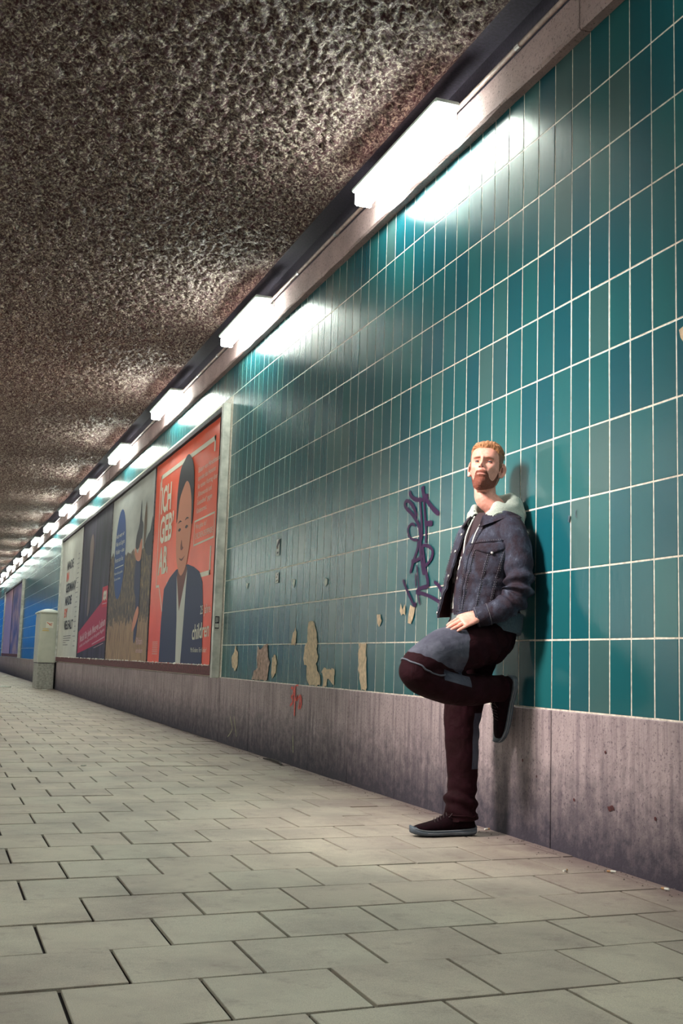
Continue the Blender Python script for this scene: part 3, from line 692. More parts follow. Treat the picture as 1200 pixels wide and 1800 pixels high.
def rough_poly(pts, seed, amp=0.006):
    rs = np.random.RandomState(seed); out = []
    for i in range(len(pts)):
        a, b_ = Vector(pts[i]), Vector(pts[(i + 1) % len(pts)]); k = max(1, int((b_ - a).length / 0.025))
        for j in range(k): out.append(tuple(a.lerp(b_, j / k) + Vector((rs.normal(), rs.normal())) * amp * (1 if j else 0.5)))
    return out
for i, t_ in enumerate(TORN):
    mt = M_TORN[1] if i == 1 else (M_TORN[2] if 6 <= i <= 8 else M_TORN[0])
    poly('chipped_patch' if mt is not M_TORN[2] else 'paper_scrap', rough_poly(t_, i), -0.0056 if i != 9 else -0.006, mt, wall_right)
I_STK = plain('sticker_vinyl', (0.46, 0.46, 0.42), 0.4)
def sticker(y0, y1, z0, z1, label, x, deco, parent=None):
    r = empty('sticker', label, 'sticker', None, (x, 0, 0))
    poly('sticker_face', [(y1, z1), (y0, z1), (y0, z0), (y1, z0)], 0, I_STK, r)
    for col, pts in deco: poly('sticker_print', [(y0 + (y1 - y0) * (1 - u), z0 + (z1 - z0) * v) for u, v in pts], -0.0008, col, r)
    return r
sticker(8.885, 8.975, 1.645, 1.785, 'tall pale sticker with a torn dark diagonal, upper one on the tiles', -0.0066, [(I_INK, [(0.0, 0.55), (0.75, 0.98), (1, 0.95), (1, 0.75), (0.4, 0.5)]), (I_BROWN, [(0.15, 0.42), (0.6, 0.42), (0.6, 0.55), (0.15, 0.52)]), (I_INK, [(0.25, 0.12), (0.8, 0.15), (0.75, 0.3), (0.55, 0.2), (0.3, 0.28)])])
sticker(8.880, 8.972, 1.420, 1.505, 'small greyish sticker with brown marks, lower one on the tiles', -0.0066, [(I_BROWN, [(0.2, 0.1), (0.8, 0.2), (0.85, 0.35), (0.3, 0.22)]), (I_INK, [(0.6, 0.7), (0.8, 0.72), (0.8, 0.9), (0.6, 0.88)]), (I_BROWN, [(0.2, 0.5), (0.7, 0.55), (0.65, 0.62), (0.25, 0.6)])])
r = empty('sticker', 'small black and white sticker on the billboard frame beside the red poster', 'sticker', None, (0, 10.766, 1.075))
q = MB(); q.box(-0.072, -0.030, -0.0012, 0, 0, 0.12); q.out('sticker_face', I_INK, r)
q = MB(); q.box(-0.070, -0.034, -0.0022, -0.0013, 0.01, 0.05); q.box(-0.066, -0.058, -0.0022, -0.0013, 0.06, 0.11); q.box(-0.050, -0.042, -0.0022, -0.0013, 0.065, 0.11); q.out('sticker_print', I_STK, r)
q = MB()
q.add([(-0.012, 4.02 + 0.025 * math.cos(a), 0.235 + 0.011 * math.sin(a) + 0.004 * math.cos(3 * a)) for a in np.linspace(0, 2 * PI, 14, endpoint=False)], [tuple(range(14))[::-1]])
for y, z, r_ in ((4.06, 0.455, 0.007), (3.72, 0.235, 0.008), (4.30, 0.235, 0.007), (4.62, 0.30, 0.006), (4.75, 0.36, 0.008)):
    q.add([(-0.012, y + r_ * math.cos(a), z + r_ * math.sin(a)) for a in np.linspace(0, 2 * PI, 8, endpoint=False)], [tuple(range(8))[::-1]])
q.out('rust_spot', plain('rust_stain', (0.07, 0.012, 0.015), 0.8, nscale=40, namp=0.5), trim_1, label='dark red rust spots and air holes in the concrete')
# marks on tiles: dark scuffs
ribbon('scuff_mark', [([(4.36, 1.47), (4.365, 1.44)], 0.004), ([(4.30, 1.455), (4.31, 1.475), (4.30, 1.49)], 0.002)], -0.0052, plain('dark_scuff', (0.03, 0.06, 0.09), 0.5), wall_right)

# ------------------------------------------------------------------ grey street cabinet beyond the billboard
M_CAB = plain('cabinet_light_grey', (0.44, 0.44, 0.37), 0.5, nscale=3, namp=0.12)
M_CABD = plain('cabinet_plinth_grey', (0.30, 0.29, 0.26), 0.8, nscale=25, namp=0.3, bump=0.4)
cx0, cx1, cy0, cy1 = -0.425, -0.045, 25.90, 27.0
cab = empty('street_cabinet', 'tall pale grey utility cabinet standing against the wall past the white poster', 'cabinet', None, ((cx0 + cx1) / 2, (cy0 + cy1) / 2, 0))
ox, oy = (cx0 + cx1) / 2, (cy0 + cy1) / 2; hx, hy = (cx1 - cx0) / 2, (cy1 - cy0) / 2
q = MB(); q.cbox(-hx + 0.01, hx - 0.01, -hy + 0.01, hy - 0.01, 0, 0.56, 0.01); q.out('base', M_CABD, cab, label='rough concrete-grey base')
q = MB(); q.cbox(-hx + 0.02, hx - 0.02, -hy + 0.02, hy - 0.02, 0.56, 0.575, 0.002); q.out('seam', M_UPPER, cab)
q = MB(); q.cbox(-hx, hx, -hy, hy, 0.575, 1.68, 0.012); body_ = q.out('body', M_CAB, cab)
q = MB(); q.cbox(-hx - 0.006, -hx - 0.0001, -hy + 0.04, 0.0, 0.62, 1.62, 0.003); q.out('door', M_CAB, cab)
q = MB(); q.cbox(-hx - 0.006, -hx - 0.0001, 0.006, hy - 0.04, 0.62, 1.62, 0.003); q.out('door', M_CAB, cab)
V = []; F = []
for (dx, dz) in ((0.025, 1.68), (0.03, 1.70), (-0.02, 1.735), (-0.10, 1.762), (-0.17, 1.772)):
    V += [(-hx - dx, -hy - min(dx, 0.03), dz), (hx + dx, -hy - min(dx, 0.03), dz), (hx + dx, hy + min(dx, 0.03), dz), (-hx - dx, hy + min(dx, 0.03), dz)]
for i in range(4):
    for k in range(4): F.append((4 * i + k, 4 * i + (k + 1) % 4, 4 * i + 4 + (k + 1) % 4, 4 * i + 4 + k))
F += [(16, 17, 18, 19), (3, 2, 1, 0)]; obj('lid', V, F, plain('cabinet_lid', (0.55, 0.56, 0.50), 0.5), cab)
q = MB(); q.box(-0.06, 0.10, -hy - 0.002, -hy - 0.0005, 1.345, 1.485); q.out('sticker', plain('white_label', (0.60, 0.58, 0.50)), cab, label='white label with a red scrawl')
q = MB(); q.tube([(-0.04, -hy - 0.003, 1.465), (0.02, -hy - 0.003, 1.43), (0.07, -hy - 0.003, 1.45), (0.06, -hy - 0.003, 1.40), (0.01, -hy - 0.003, 1.42)], 0.010, 5, flat=0.8); q.out('sticker_print', I_RED, cab)
q = MB(); q.box(-0.13, 0.01, -hy - 0.002, -hy - 0.0005, 1.275, 1.293); q.box(-0.12, 0.0, -hy - 0.0021, -hy - 0.0006, 1.315, 1.330); q.out('sticker', plain('yellow_label', (0.55, 0.36, 0.08)), cab, label='thin yellow label')

# ------------------------------------------------------------------ unseen glowing boxes added on the opposite wall, for reflections in the glaze
m, t, b = nt('added_glow_panel'); b.inputs['Base Color'].default_value = (0.8, 0.8, 0.75, 1); b.inputs['Emission Color'].default_value = (1.0, 0.98, 0.86, 1); b.inputs['Emission Strength'].default_value = 7.0
for y, lab in ((13.3, 'added glowing box on the opposite wall for reflections, nearer one'), (23.6, 'added glowing box on the opposite wall for reflections, farther one')):
    r = empty('added_light_box', lab, 'light box', 'added light boxes on the opposite wall', (XL + 0.02, y, 0.75))
    q = MB(); q.cbox(0, 0.10, -0.68, 0.68, 0, 1.9, 0.01); q.out('case', M_METAL, r)
    q = MB(); q.box(0.101, 0.106, -0.58, 0.58, 0.12, 1.78); q.out('panel', m, r)

# ------------------------------------------------------------------ litter
M_CIG = plain('cigarette_paper', (0.72, 0.70, 0.64), 0.7); M_FILT = plain('cigarette_filter', (0.45, 0.25, 0.12), 0.8)
CIG = [(-0.05, 5.051, "white cigarette butt just right of the man's standing shoe"), (-0.055, 3.576, 'white cigarette butt at the bottom right near the wall corner'), (-0.253, 3.981, 'small cigarette butt below the vertical concrete joint'), (-0.05, 3.928, 'cigarette butt halfway between the concrete joint and the right edge')]
for i, (x, y, lab) in enumerate(CIG):
    a = [0.35, 1.9, 0.6, 2.5][i]; r = empty('cigarette_butt', lab, 'cigarette butt', 'cigarette butts along the wall', (x, y, 0.0045))
    c_, s_ = math.cos(a), math.sin(a)
    q = MB(); q.tube([(0, 0, 0), (0.020 * c_, 0.020 * s_, 0)], 0.0042, 8); q.out('paper', M_CIG, r)
    q = MB(); q.tube([(0.0201 * c_, 0.0201 * s_, 0), (0.034 * c_, 0.034 * s_, -0.0003)], 0.0041, 8); q.out('filter', M_FILT, r)
TW_ = (-0.081, 8.532)
q = MB(); q.tube([(TW_[0] - 0.02, TW_[1] + 0.25, 0.012), (TW_[0], TW_[1] + 0.08, 0.016), (TW_[0] + 0.01, TW_[1] - 0.10, 0.012), (TW_[0] - 0.02, TW_[1] - 0.25, 0.010)], [0.006, 0.011, 0.010, 0.005], 7)
tag(q.out('stick', plain('dark_bark', (0.035, 0.025, 0.025), 0.9, nscale=60, namp=0.4)), 'short dark stick lying on the pavers below the red scribble', 'stick')
M_LITTER = plain('crumpled_paper', (0.60, 0.60, 0.54), 0.8)
for i, (x, y, s_, lab) in enumerate([(-0.346, 38.345, 0.1, 'white scrap of paper by the far billboard at the left edge'), (-0.22, 35.562, 0.08, 'white scrap of paper in front of the far concrete, right of another'), (-1.018, 26.642, 0.13, 'flattened pale paper on the floor near the left edge'), (-0.303, 25.192, 0.07, 'small white scrap of paper at the foot of the grey cabinet'), (-1.567, 8.319, 0.02, 'tiny pale crumb of paper in the middle of the floor')]):
    rs = np.random.RandomState(40 + i); q = MB(); n_ = 8
    ring = [(s_ * (0.7 + 0.5 * rs.rand()) * math.cos(a), s_ * (0.7 + 0.5 * rs.rand()) * math.sin(a), 0.002 + 0.02 * rs.rand() * s_ / 0.08) for a in np.linspace(0, 2 * PI, n_, endpoint=False)]
    q.add([(0, 0, 0.02 * s_ / 0.08 + 0.004)] + ring + [(a * 0.98, b_ * 0.98, 0.0) for a, b_, c in ring], [(0, k + 1, (k + 1) % n_ + 1) for k in range(n_)] + [(k + 1, n_ + k + 1, n_ + (k + 1) % n_ + 1, (k + 1) % n_ + 1) for k in range(n_)])
    o = q.out('paper_scrap', M_LITTER); o.location = (x, y, 0); tag(o, lab, 'litter', 'paper scraps on the floor')
rs = np.random.RandomState(77); q = MB()
for i in range(420):     # grit and crumbs swept against the plinth
    y = 3.0 + rs.rand() ** 1.4 * 12; x = -0.02 - abs(rs.normal()) * 0.06; r_ = 0.0015 + rs.rand() * 0.0035
    q.add([(x + r_, y, 0.001), (x, y + r_, 0.001), (x - r_, y, 0.001), (x, y - r_, 0.001), (x, y, r_ * 1.3)], [(0, 1, 4), (1, 2, 4), (2, 3, 4), (3, 0, 4)])
o = q.out('grit', plain('grit', (0.12, 0.09, 0.085), 0.9, nscale=90, namp=0.7), kind='stuff'); tag(o, 'fine grit and crumbs swept along the foot of the plinth', 'grit')

# ------------------------------------------------------------------ the man
ROOT = Vector((-0.25, 4.88, 0.0))
man = empty('person', 'ginger-bearded man in dark denim jacket leaning on the tiles with one sole raised', 'person', None, ROOT)
def pobj(name, V, F, mat, smooth=True, label=None, parent=None):
    V = np.asarray(V, dtype=float) - np.array(ROOT)
    return obj(name, V, F, mat, parent or man, smooth, label=label)
def cr(P, n):
    """Catmull-Rom through rows of P"""
    P = np.asarray(P, float); out = []
    for i in range(len(P) - 1):
        a = P[max(i - 1, 0)]; b_ = P[i]; c = P[i + 1]; d = P[min(i + 2, len(P) - 1)]
        for k in range(n):
            t = k / n; out.append(0.5 * (2 * b_ + (c - a) * t + (2 * a - 5 * b_ + 4 * c - d) * t * t + (3 * b_ - a - 3 * c + d) * t ** 3))
    out.append(P[-1]); return np.array(out)
def loft(secs, side, n=20, sub=5, expo=2.0, caps=True, flat_up=None):
    """secs: rows (x, y, z, half width along 'side', half depth)"""
    D = cr(secs, sub); N_ = len(D); Vs = []
    for i in range(N_):
        t = D[min(i + 1, N_ - 1), :3] - D[max(i - 1, 0), :3]; t /= np.linalg.norm(t) + 1e-9
        s_ = np.array(side, float); s_ -= t * s_.dot(t); s_ /= np.linalg.norm(s_); u = np.cross(t, s_)
        for k in range(n):
            a = 2 * PI * k / n; c, q = math.cos(a), math.sin(a)
            c = math.copysign(abs(c) ** (2 / expo), c); q = math.copysign(abs(q) ** (2 / expo), q)
            Vs.append(D[i, :3] + s_ * c * D[i, 3] + u * q * D[i, 4])
    F = [(i * n + k, i * n + (k + 1) % n, (i + 1) * n + (k + 1) % n, (i + 1) * n + k) for i in range(N_ - 1) for k in range(n)]
    if caps: F += [tuple(range(n))[::-1], tuple((N_ - 1) * n + k for k in range(n))]
    return np.array(Vs), F
def join(parts):
    V = []; F = []; b_ = 0
    for v, f in parts:
        V.append(np.asarray(v, float)); F += [tuple(int(i) + b_ for i in q) for q in f]; b_ += len(v)
    return np.concatenate(V), F
def union(parts, voxel, it=4, fac=0.5):
    V, F = join(parts); me = mesh('tmp', V, F); o = bpy.data.objects.new('tmp', me); C.objects.link(o)
    md = o.modifiers.new('r', 'REMESH'); md.mode = 'VOXEL'; md.voxel_size = voxel
    if it: sm = o.modifiers.new('s', 'SMOOTH'); sm.factor = fac; sm.iterations = it
    bpy.context.view_layer.update()
    dg = bpy.context.evaluated_depsgraph_get(); r = bpy.data.meshes.new_from_object(o.evaluated_get(dg))
    bpy.data.objects.remove(o); bpy.data.meshes.remove(me)
    n_ = len(r.vertices); co = np.empty(n_ * 3, np.float32); r.vertices.foreach_get('co', co)
    F = [tuple(p.vertices) for p in r.polygons]; bpy.data.meshes.remove(r)
    return co.reshape(-1, 3).astype(float), F
def normals(V, F):
    A = np.array([f[:3] for f in F]); fn = np.cross(V[A[:, 1]] - V[A[:, 0]], V[A[:, 2]] - V[A[:, 0]])
    nn = np.zeros_like(V)
    for k in range(3): np.add.at(nn, A[:, k], fn)
    if any(len(f) == 4 for f in F):
        m4 = np.array([i for i, f in enumerate(F) if len(f) == 4]); A4 = np.array([F[i][3] for i in m4]); np.add.at(nn, A4, fn[m4])
    return nn / (np.linalg.norm(nn, axis=1, keepdims=True) + 1e-12)
def n3(V, sc, seed):
    """cheap smooth 3-D noise in -1..1"""
    rs = np.random.RandomState(seed); r = 0
    for k in range(5):
        d = rs.normal(size=3) * np.array(sc); r = r + np.sin(V @ d + rs.rand() * 6.28 + 1.3 * np.sin(V @ (rs.normal(size=3) * np.array(sc) * 0.6) + rs.rand() * 6))
    return r / 5
def sstep(a, b_, x): t = np.clip((x - a) / (b_ - a), 0, 1); return t * t * (3 - 2 * t)
def G(V, c, r):
    d = (V - np.array(c)) / np.array(r); return np.exp(-(d * d).sum(1))

# ---- materials
m, t, b = nt('fair_skin'); n = N(t)
col = n.ramp(n.noise(n.coord(), 45, 4, 0.6), [(0.35, (0.60, 0.26, 0.20)), (0.65, (0.76, 0.36, 0.29))])
n.link(col, b.inputs['Base Color']); b.inputs['Roughness'].default_value = 0.48
b.inputs['Subsurface Weight'].default_value = 0.12; b.inputs['Subsurface Radius'].default_value = (0.012, 0.004, 0.002); b.inputs['Subsurface Scale'].default_value = 0.6
n.link(n.bump(n.noise(n.coord(), 600, 2), 0.12, 0.001), b.inputs['Normal']); M_SKIN = m
M_LIP = plain('lips', (0.40, 0.15, 0.125), 0.5)
def hairmat(name, a, c):
    m, t, b = nt(name); n = N(t)
    f = n.noise(n.coord((1, 1, 1)), 330, 3, 0.7, 0.6); n.link(n.ramp(f, [(0.35, a), (0.68, c)]), b.inputs['Base Color'])
    b.inputs['Roughness'].default_value = 0.55; n.link(n.bump(f, 0.9, 0.004), b.inputs['Normal']); return m
M_HAIR = hairmat('ginger_blond_hair', (0.22, 0.075, 0.028), (0.62, 0.30, 0.13)); M_FADE = hairmat('clipped_side_hair', (0.16, 0.05, 0.03), (0.36, 0.16, 0.09)); M_BEARD = hairmat('red_brown_beard', (0.10, 0.018, 0.012), (0.32, 0.085, 0.045))
def denim(name, a, c, wear):
    m, t, b = nt(name); n = N(t)
    f = n.noise(n.coord((1, 1, 0.6)), 16, 5, 0.68); col = n.ramp(f, [(0.40, a), (0.56, c), (0.70, wear)])
    g = n.noise(n.coord((1, 1, 1)), 900, 2, 0.7); col = n.mix(n.ramp(g, [(0.45, 0.0), (0.8, 0.55)]), col, wear)
    n.link(col, b.inputs['Base Color']); b.inputs['Roughness'].default_value = 0.82; b.inputs['Specular IOR Level'].default_value = 0.25
    n.link(n.bump(n.noise(n.coord(), 240, 3, 0.6), 0.35, 0.002, n.bump(n.noise(n.coord(), 34, 3), 0.6, 0.008)), b.inputs['Normal']); return m
M_DENIM = denim('dark_denim', (0.012, 0.002, 0.006), (0.020, 0.021, 0.038), (0.080, 0.090, 0.130))
M_JEANIN = plain('jacket_inside', (0.045, 0.006, 0.014), 0.9)
M_HOOD = plain('grey_marl_hood', (0.30, 0.335, 0.30), 0.9, nscale=260, namp=0.2, bump=0.4, bscale=300)
M_HOODIE = plain('slate_hoodie_body', (0.07, 0.10, 0.13), 0.9, nscale=200, namp=0.3)
m, t, b = nt('black_trouser_cloth'); n = N(t)       # black trekking cloth, sewn-in slate panels; light on the thigh painted slate
Pn = n.coord(); sp = n('ShaderNodeSeparateXYZ', {0: Pn}); x, y, z = sp.outputs
def inside(v, lo, hi): return n.math('MULTIPLY', n.math('GREATER_THAN', v, lo), n.math('LESS_THAN', v, hi))
def both(a, c): return n.math('MULTIPLY', a, c)
warp = n.math('MULTIPLY', n.math('SUBTRACT', n.noise(Pn, 9, 2), 0.5), 0.05)
top = n.math('GREATER_THAN', n.math('ADD', n.math('ADD', z, n.math('MULTIPLY', x, 0.38)), warp), 0.600)
thigh = both(both(top, n.math('LESS_THAN', n.math('ADD', x, warp), -0.372)), n.math('LESS_THAN', y, 4.80))
calf = both(both(inside(x, -0.49, -0.335), inside(n.math('ADD', z, n.math('MULTIPLY', x, 0.20)), 0.625, 0.672)), n.math('LESS_THAN', y, 4.72))
shin = both(both(inside(z, 0.31, 0.57), n.math('GREATER_THAN', x, -0.228)), n.math('LESS_THAN', y, 4.93))
mask = n.math('MAXIMUM', n.math('MAXIMUM', thigh, calf), shin)
f = n.noise(Pn, 12, 4, 0.6)
blk = n.ramp(f, [(0.4, (0.011, 0.0004, 0.002)), (0.7, (0.019, 0.002, 0.006))]); slate = n.ramp(f, [(0.35, (0.050, 0.050, 0.075)), (0.7, (0.105, 0.110, 0.145))])
n.link(n.mix(mask, blk, slate), b.inputs['Base Color']); b.inputs['Roughness'].default_value = 0.8; b.inputs['Specular IOR Level'].default_value = 0.15
n.link(n.bump(n.noise(Pn, 500, 2), 0.15, 0.001, n.bump(n.noise(n.coord((1, 1, 1)), 17, 3, 0.5, 0.8), 0.55, 0.012)), b.inputs['Normal']); M_TROU = m
M_SHOE = plain('black_shoe_mesh', (0.008, 0.001, 0.003), 0.9, spec=0.12, nscale=60, namp=0.5, bump=0.5, bscale=400); M_SOLE = plain('grey_shoe_sole', (0.075, 0.095, 0.125), 0.55, nscale=30, namp=0.3)
M_SOLE2 = plain('sole_line', (0.22, 0.22, 0.25), 0.6); M_LACE = plain('shoe_lace', (0.05, 0.03, 0.035), 0.8); M_STITCH = plain('pale_stitching', (0.13, 0.125, 0.145), 0.8)

# ---- trousers: pelvis and both legs grown into one cloth surface
SL = (0.15, -0.99, 0)
pel = loft([(-0.185, 4.825, 1.06, 0.150, 0.120), (-0.180, 4.825, 1.00, 0.165, 0.135), (-0.180, 4.825, 0.93, 0.172, 0.132), (-0.195, 4.835, 0.87, 0.14, 0.105), (-0.205, 4.85, 0.83, 0.09, 0.07)], SL)
legL1 = loft([(-0.165, 4.75, 0.965, 0.090, 0.090), (-0.215, 4.735, 0.925, 0.105, 0.108), (-0.33, 4.705, 0.878, 0.102, 0.108), (-0.45, 4.68, 0.858, 0.094, 0.100), (-0.55, 4.662, 0.815, 0.086, 0.086), (-0.605, 4.655, 0.765, 0.080, 0.080), (-0.62, 4.655, 0.735, 0.055, 0.060)], (0.1, -1, 0))
legL2 = loft([(-0.60, 4.655, 0.80, 0.060, 0.055), (-0.605, 4.655, 0.765, 0.080, 0.080), (-0.56, 4.662, 0.725, 0.080, 0.078), (-0.46, 4.68, 0.694, 0.078, 0.074), (-0.34, 4.715, 0.680, 0.076, 0.075), (-0.23, 4.755, 0.682, 0.066, 0.068), (-0.150, 4.785, 0.688, 0.060, 0.064), (-0.095, 4.805, 0.688, 0.056, 0.062)], (0.3, -1, 0))
legR = loft([(-0.18, 4.89, 0.93, 0.105, 0.11), (-0.195, 4.90, 0.84, 0.108, 0.112), (-0.225, 4.908, 0.70, 0.100, 0.102), (-0.245, 4.912, 0.58, 0.092, 0.092), (-0.250, 4.912, 0.48, 0.080, 0.083), (-0.246, 4.912, 0.38, 0.076, 0.078), (-0.243, 4.912, 0.28, 0.070, 0.073), (-0.246, 4.912, 0.20, 0.068, 0.071), (-0.252, 4.912, 0.155, 0.072, 0.080), (-0.248, 4.912, 0.12, 0.070, 0.074), (-0.242, 4.912, 0.070, 0.074, 0.080)], (0, -1, 0))
V, F = union([pel, legL1, legL2, legR], 0.0072, 5)
nn = normals(V, F)
# cloth folds: bands round the knee and hip, bunching over the shoe
fold = 0.0030 * n3(V, (34, 18, 26), 5) + 0.0012 * n3(V, (80, 60, 70), 6)
hp = np.exp(-((V[:, 0] + 0.22) / 0.12) ** 2 - ((V[:, 2] - 0.85) / 0.12) ** 2)
fold += hp * 0.006 * np.sin(70 * (V[:, 2] * 0.7 + V[:, 0] * 0.9) + 2 * np.sin(V[:, 1] * 20))
kn = np.exp(-((V[:, 0] + 0.46) / 0.10) ** 2 - ((V[:, 2] - 0.77) / 0.05) ** 2) * (V[:, 1] < 4.76)
fold += kn * 0.007 * np.sin(95 * (V[:, 2] - 0.25 * V[:, 0]) + 1.5 * np.sin(V[:, 0] * 30))
bt = np.exp(-((V[:, 2] - 0.15) / 0.07) ** 2); fold += bt * 0.0075 * np.sin(92 * V[:, 2] + 7 * V[:, 0] + 2.2 * np.sin(V[:, 0] * 16 + V[:, 1] * 10))
bk = np.exp(-((V[:, 2] - 0.50) / 0.09) ** 2) * (V[:, 0] > -0.25) * (V[:, 2] < 0.62); fold += bk * 0.0022 * np.sin(80 * V[:, 2] + 25 * V[:, 0])
V = V + nn * fold[:, None]
V[:, 0] = np.minimum(V[:, 0], -0.022)
trs = pobj('trousers', V, F, M_TROU, label='black trekking trousers with slate grey panels')
def pstroke(name, lines, r, mat, parent=None, n=5, label=None):
    q = MB()
    for L in lines: q.tube([tuple(p) for p in L], r, n)
    return pobj(name, q.v, q.f, mat, label=label)
def onsurf(V, nn, pts, lift=0.001):
    out = []
    for p in pts:
        i = np.argmin(((V - np.array(p)) ** 2).sum(1)); out.append(V[i] + nn[i] * lift)
    return np.array(out)
nn = normals(V, F)
def ring_on(cent, axis, rad, n_=28, a0=0, a1=2 * PI):
    ax = np.array(axis, float); ax /= np.linalg.norm(ax); s_ = np.cross(ax, (0, 1, 0.3)); s_ /= np.linalg.norm(s_); u = np.cross(ax, s_)
    return [np.array(cent) + rad * (s_ * math.cos(a) + u * math.sin(a)) for a in np.linspace(a0, a1, n_)]
q = MB(); R1 = onsurf(V, nn, ring_on((-0.595, 4.66, 0.775), (-0.42, 0.05, -0.90), 0.09), 0.002); R1 = cr(R1, 2); q.tube([tuple(p) for p in R1], 0.0042, 6)
pobj('zip_flap', q.v, q.f, plain('slate_zip_flap', (0.085, 0.09, 0.12), 0.6))
# hems
q = MB(); q.tube([tuple(p) for p in onsurf(V, nn, ring_on((-0.250, 4.912, 0.095), (0, 0.0, 1), 0.08), 0.0)], 0.004, 6); q.tube([tuple(p) for p in onsurf(V, nn, ring_on((-0.10, 4.80, 0.690), (1, 0.2, 0), 0.06), 0.0)], 0.004, 6)
pobj('hem', q.v, q.f, M_TROU)

# ---- shoes
def shoe(name, O, X, Zu, label, laces=True):
    X = np.array(X, float); X /= np.linalg.norm(X); Zu = np.array(Zu, float); Zu -= X * Zu.dot(X); Zu /= np.linalg.norm(Zu); Yv = np.cross(Zu, X)
    T = lambda P: np.array(O) + np.outer(np.asarray(P)[:, 0], X) + np.outer(np.asarray(P)[:, 1], Yv) + np.outer(np.asarray(P)[:, 2], Zu)
    # outline along the sole: x, half width, lift of the sole underside
    o_ = cr([(0.0, 0.018, 0.010), (0.012, 0.033, 0.004), (0.05, 0.041, 0.0), (0.12, 0.038, 0.001), (0.19, 0.047, 0.0), (0.245, 0.050, 0.0), (0.29, 0.043, 0.005), (0.318, 0.028, 0.012), (0.329, 0.010, 0.018)], 3)
    def sole(z0, z1, grow, bite):
        V = []; K = 8; F = []
        for i, (x_, w_, l_) in enumerate(o_):
            w_ = w_ + grow; th = z1 + 0.006 * math.exp(-((x_ - 0.03) / 0.05) ** 2) - 0.004 * math.exp(-((x_ - 0.14) / 0.05) ** 2)
            zz = z0 + l_ + (bite * (i % 2))
            for k in range(K):
                a = 2 * PI * k / K + PI / 8; c, s_ = math.cos(a), math.sin(a)
                V.append((x_, w_ * np.clip(c * 1.3, -1, 1), (zz + th + l_ * 0.9) / 2 + (th + l_ * 0.9 - zz) / 2 * np.clip(s_ * 1.3, -1, 1)))
        n_ = len(o_)
        F = [(i * K + k, i * K + (k + 1) % K, (i + 1) * K + (k + 1) % K, (i + 1) * K + k) for i in range(n_ - 1) for k in range(K)] + [tuple(range(K))[::-1], tuple((n_ - 1) * K + k for k in range(K))]
        return T(V), F
    v, f = sole(0.0, 0.035, 0.004, 0.0016); so = pobj(name + '_sole' if False else 'shoe_sole', v, f, M_SOLE)
    q = MB(); 
    for sgn in (-1, 1):
        L = [(x_, sgn * (w_ + 0.0052), 0.0285 + l_ * 0.9 + 0.005 * math.exp(-((x_ - 0.03) / 0.05) ** 2)) for x_, w_, l_ in o_[2:-3]]; q.tube([tuple(p) for p in T(L)], 0.0016, 5)
        L = [(x_, sgn * (w_ + 0.0048), 0.017 + l_) for x_, w_, l_ in o_[2:-8]]; q.tube([tuple(p) for p in T(L)], 0.0013, 5)
    pobj('sole_line', q.v, q.f, M_SOLE2, parent=so)
    # upper
    up = cr([(0.004, 0.016, 0.045), (0.018, 0.032, 0.088), (0.045, 0.040, 0.106), (0.085, 0.041, 0.112), (0.12, 0.041, 0.112), (0.155, 0.043, 0.098), (0.195, 0.047, 0.077), (0.24, 0.048, 0.063), (0.285, 0.041, 0.052), (0.312, 0.026, 0.042), (0.324, 0.008, 0.026)], 3)
    V = []; K = 16
    for x_, w_, h_ in up:
        for k in range(K):
            a = 2 * PI * k / K; c, s_ = math.cos(a), math.sin(a); topn = max(s_, 0)
            V.append((x_, w_ * (1 - 0.34 * topn ** 1.5) * math.copysign(abs(c) ** 0.75, c), 0.020 + (h_ - 0.020) * (0.5 + 0.5 * math.copysign(abs(s_) ** 0.8, s_))))
    n_ = len(up); F = [(i * K + k, i * K + (k + 1) % K, (i + 1) * K + (k + 1) % K, (i + 1) * K + k) for i in range(n_ - 1) for k in range(K)] + [tuple(range(K))[::-1], tuple((n_ - 1) * K + k for k in range(K))]
    SH = pobj('shoe', T(V), F, M_SHOE, label=label)
    hgt = lambda x_: np.interp(x_, up[:, 0], up[:, 2]); q = MB()
    for i in range(6):
        x_ = 0.128 + i * 0.015; z_ = hgt(x_) + 0.002; sw = 0.013 + 0.001 * i
        q.tube([tuple(p) for p in T([(x_, -sw - 0.010, z_ - 0.010), (x_ + 0.004, -sw * 0.5, z_ + 0.001), (x_ + 0.010, sw * 0.5, z_), (x_ + 0.013, sw + 0.010, z_ - 0.014)])], 0.0017, 5)
    for s_ in (-1, 1):
        q.tube([tuple(p) for p in T(cr([(0.128, 0, hgt(0.128)), (0.118, s_ * 0.02, 0.112), (0.135, s_ * 0.042, 0.108), (0.150, s_ * 0.036, 0.088), (0.136, s_ * 0.008, 0.096)], 5))], 0.0017, 5)
    pobj('laces', q.v, q.f, M_LACE, parent=SH)
    q = MB()   # tongue and padded ankle collar
    q.tube([tuple(p) for p in T(cr([(0.018, 0, 0.088), (0.030, 0.031, 0.092), (0.075, 0.034, 0.092), (0.110, 0.024, 0.103), (0.122, 0, 0.110), (0.110, -0.024, 0.103), (0.075, -0.034, 0.092), (0.030, -0.031, 0.092), (0.018, 0, 0.088)], 4))], 0.006, 6)
    pobj('shoe_collar', q.v, q.f, M_SHOE, parent=SH)
shoe('shoe', (-0.172, 4.910, 0.0005), (-1, 0.035, 0), (0, 0, 1), 'black lace-up shoe flat on the pavers')
shoe('shoe', (-0.017, 4.795, 0.745), (-0.075, 0.30, -0.95), (-1, 0.0, 0.05), 'black lace-up shoe with its sole against the wall')

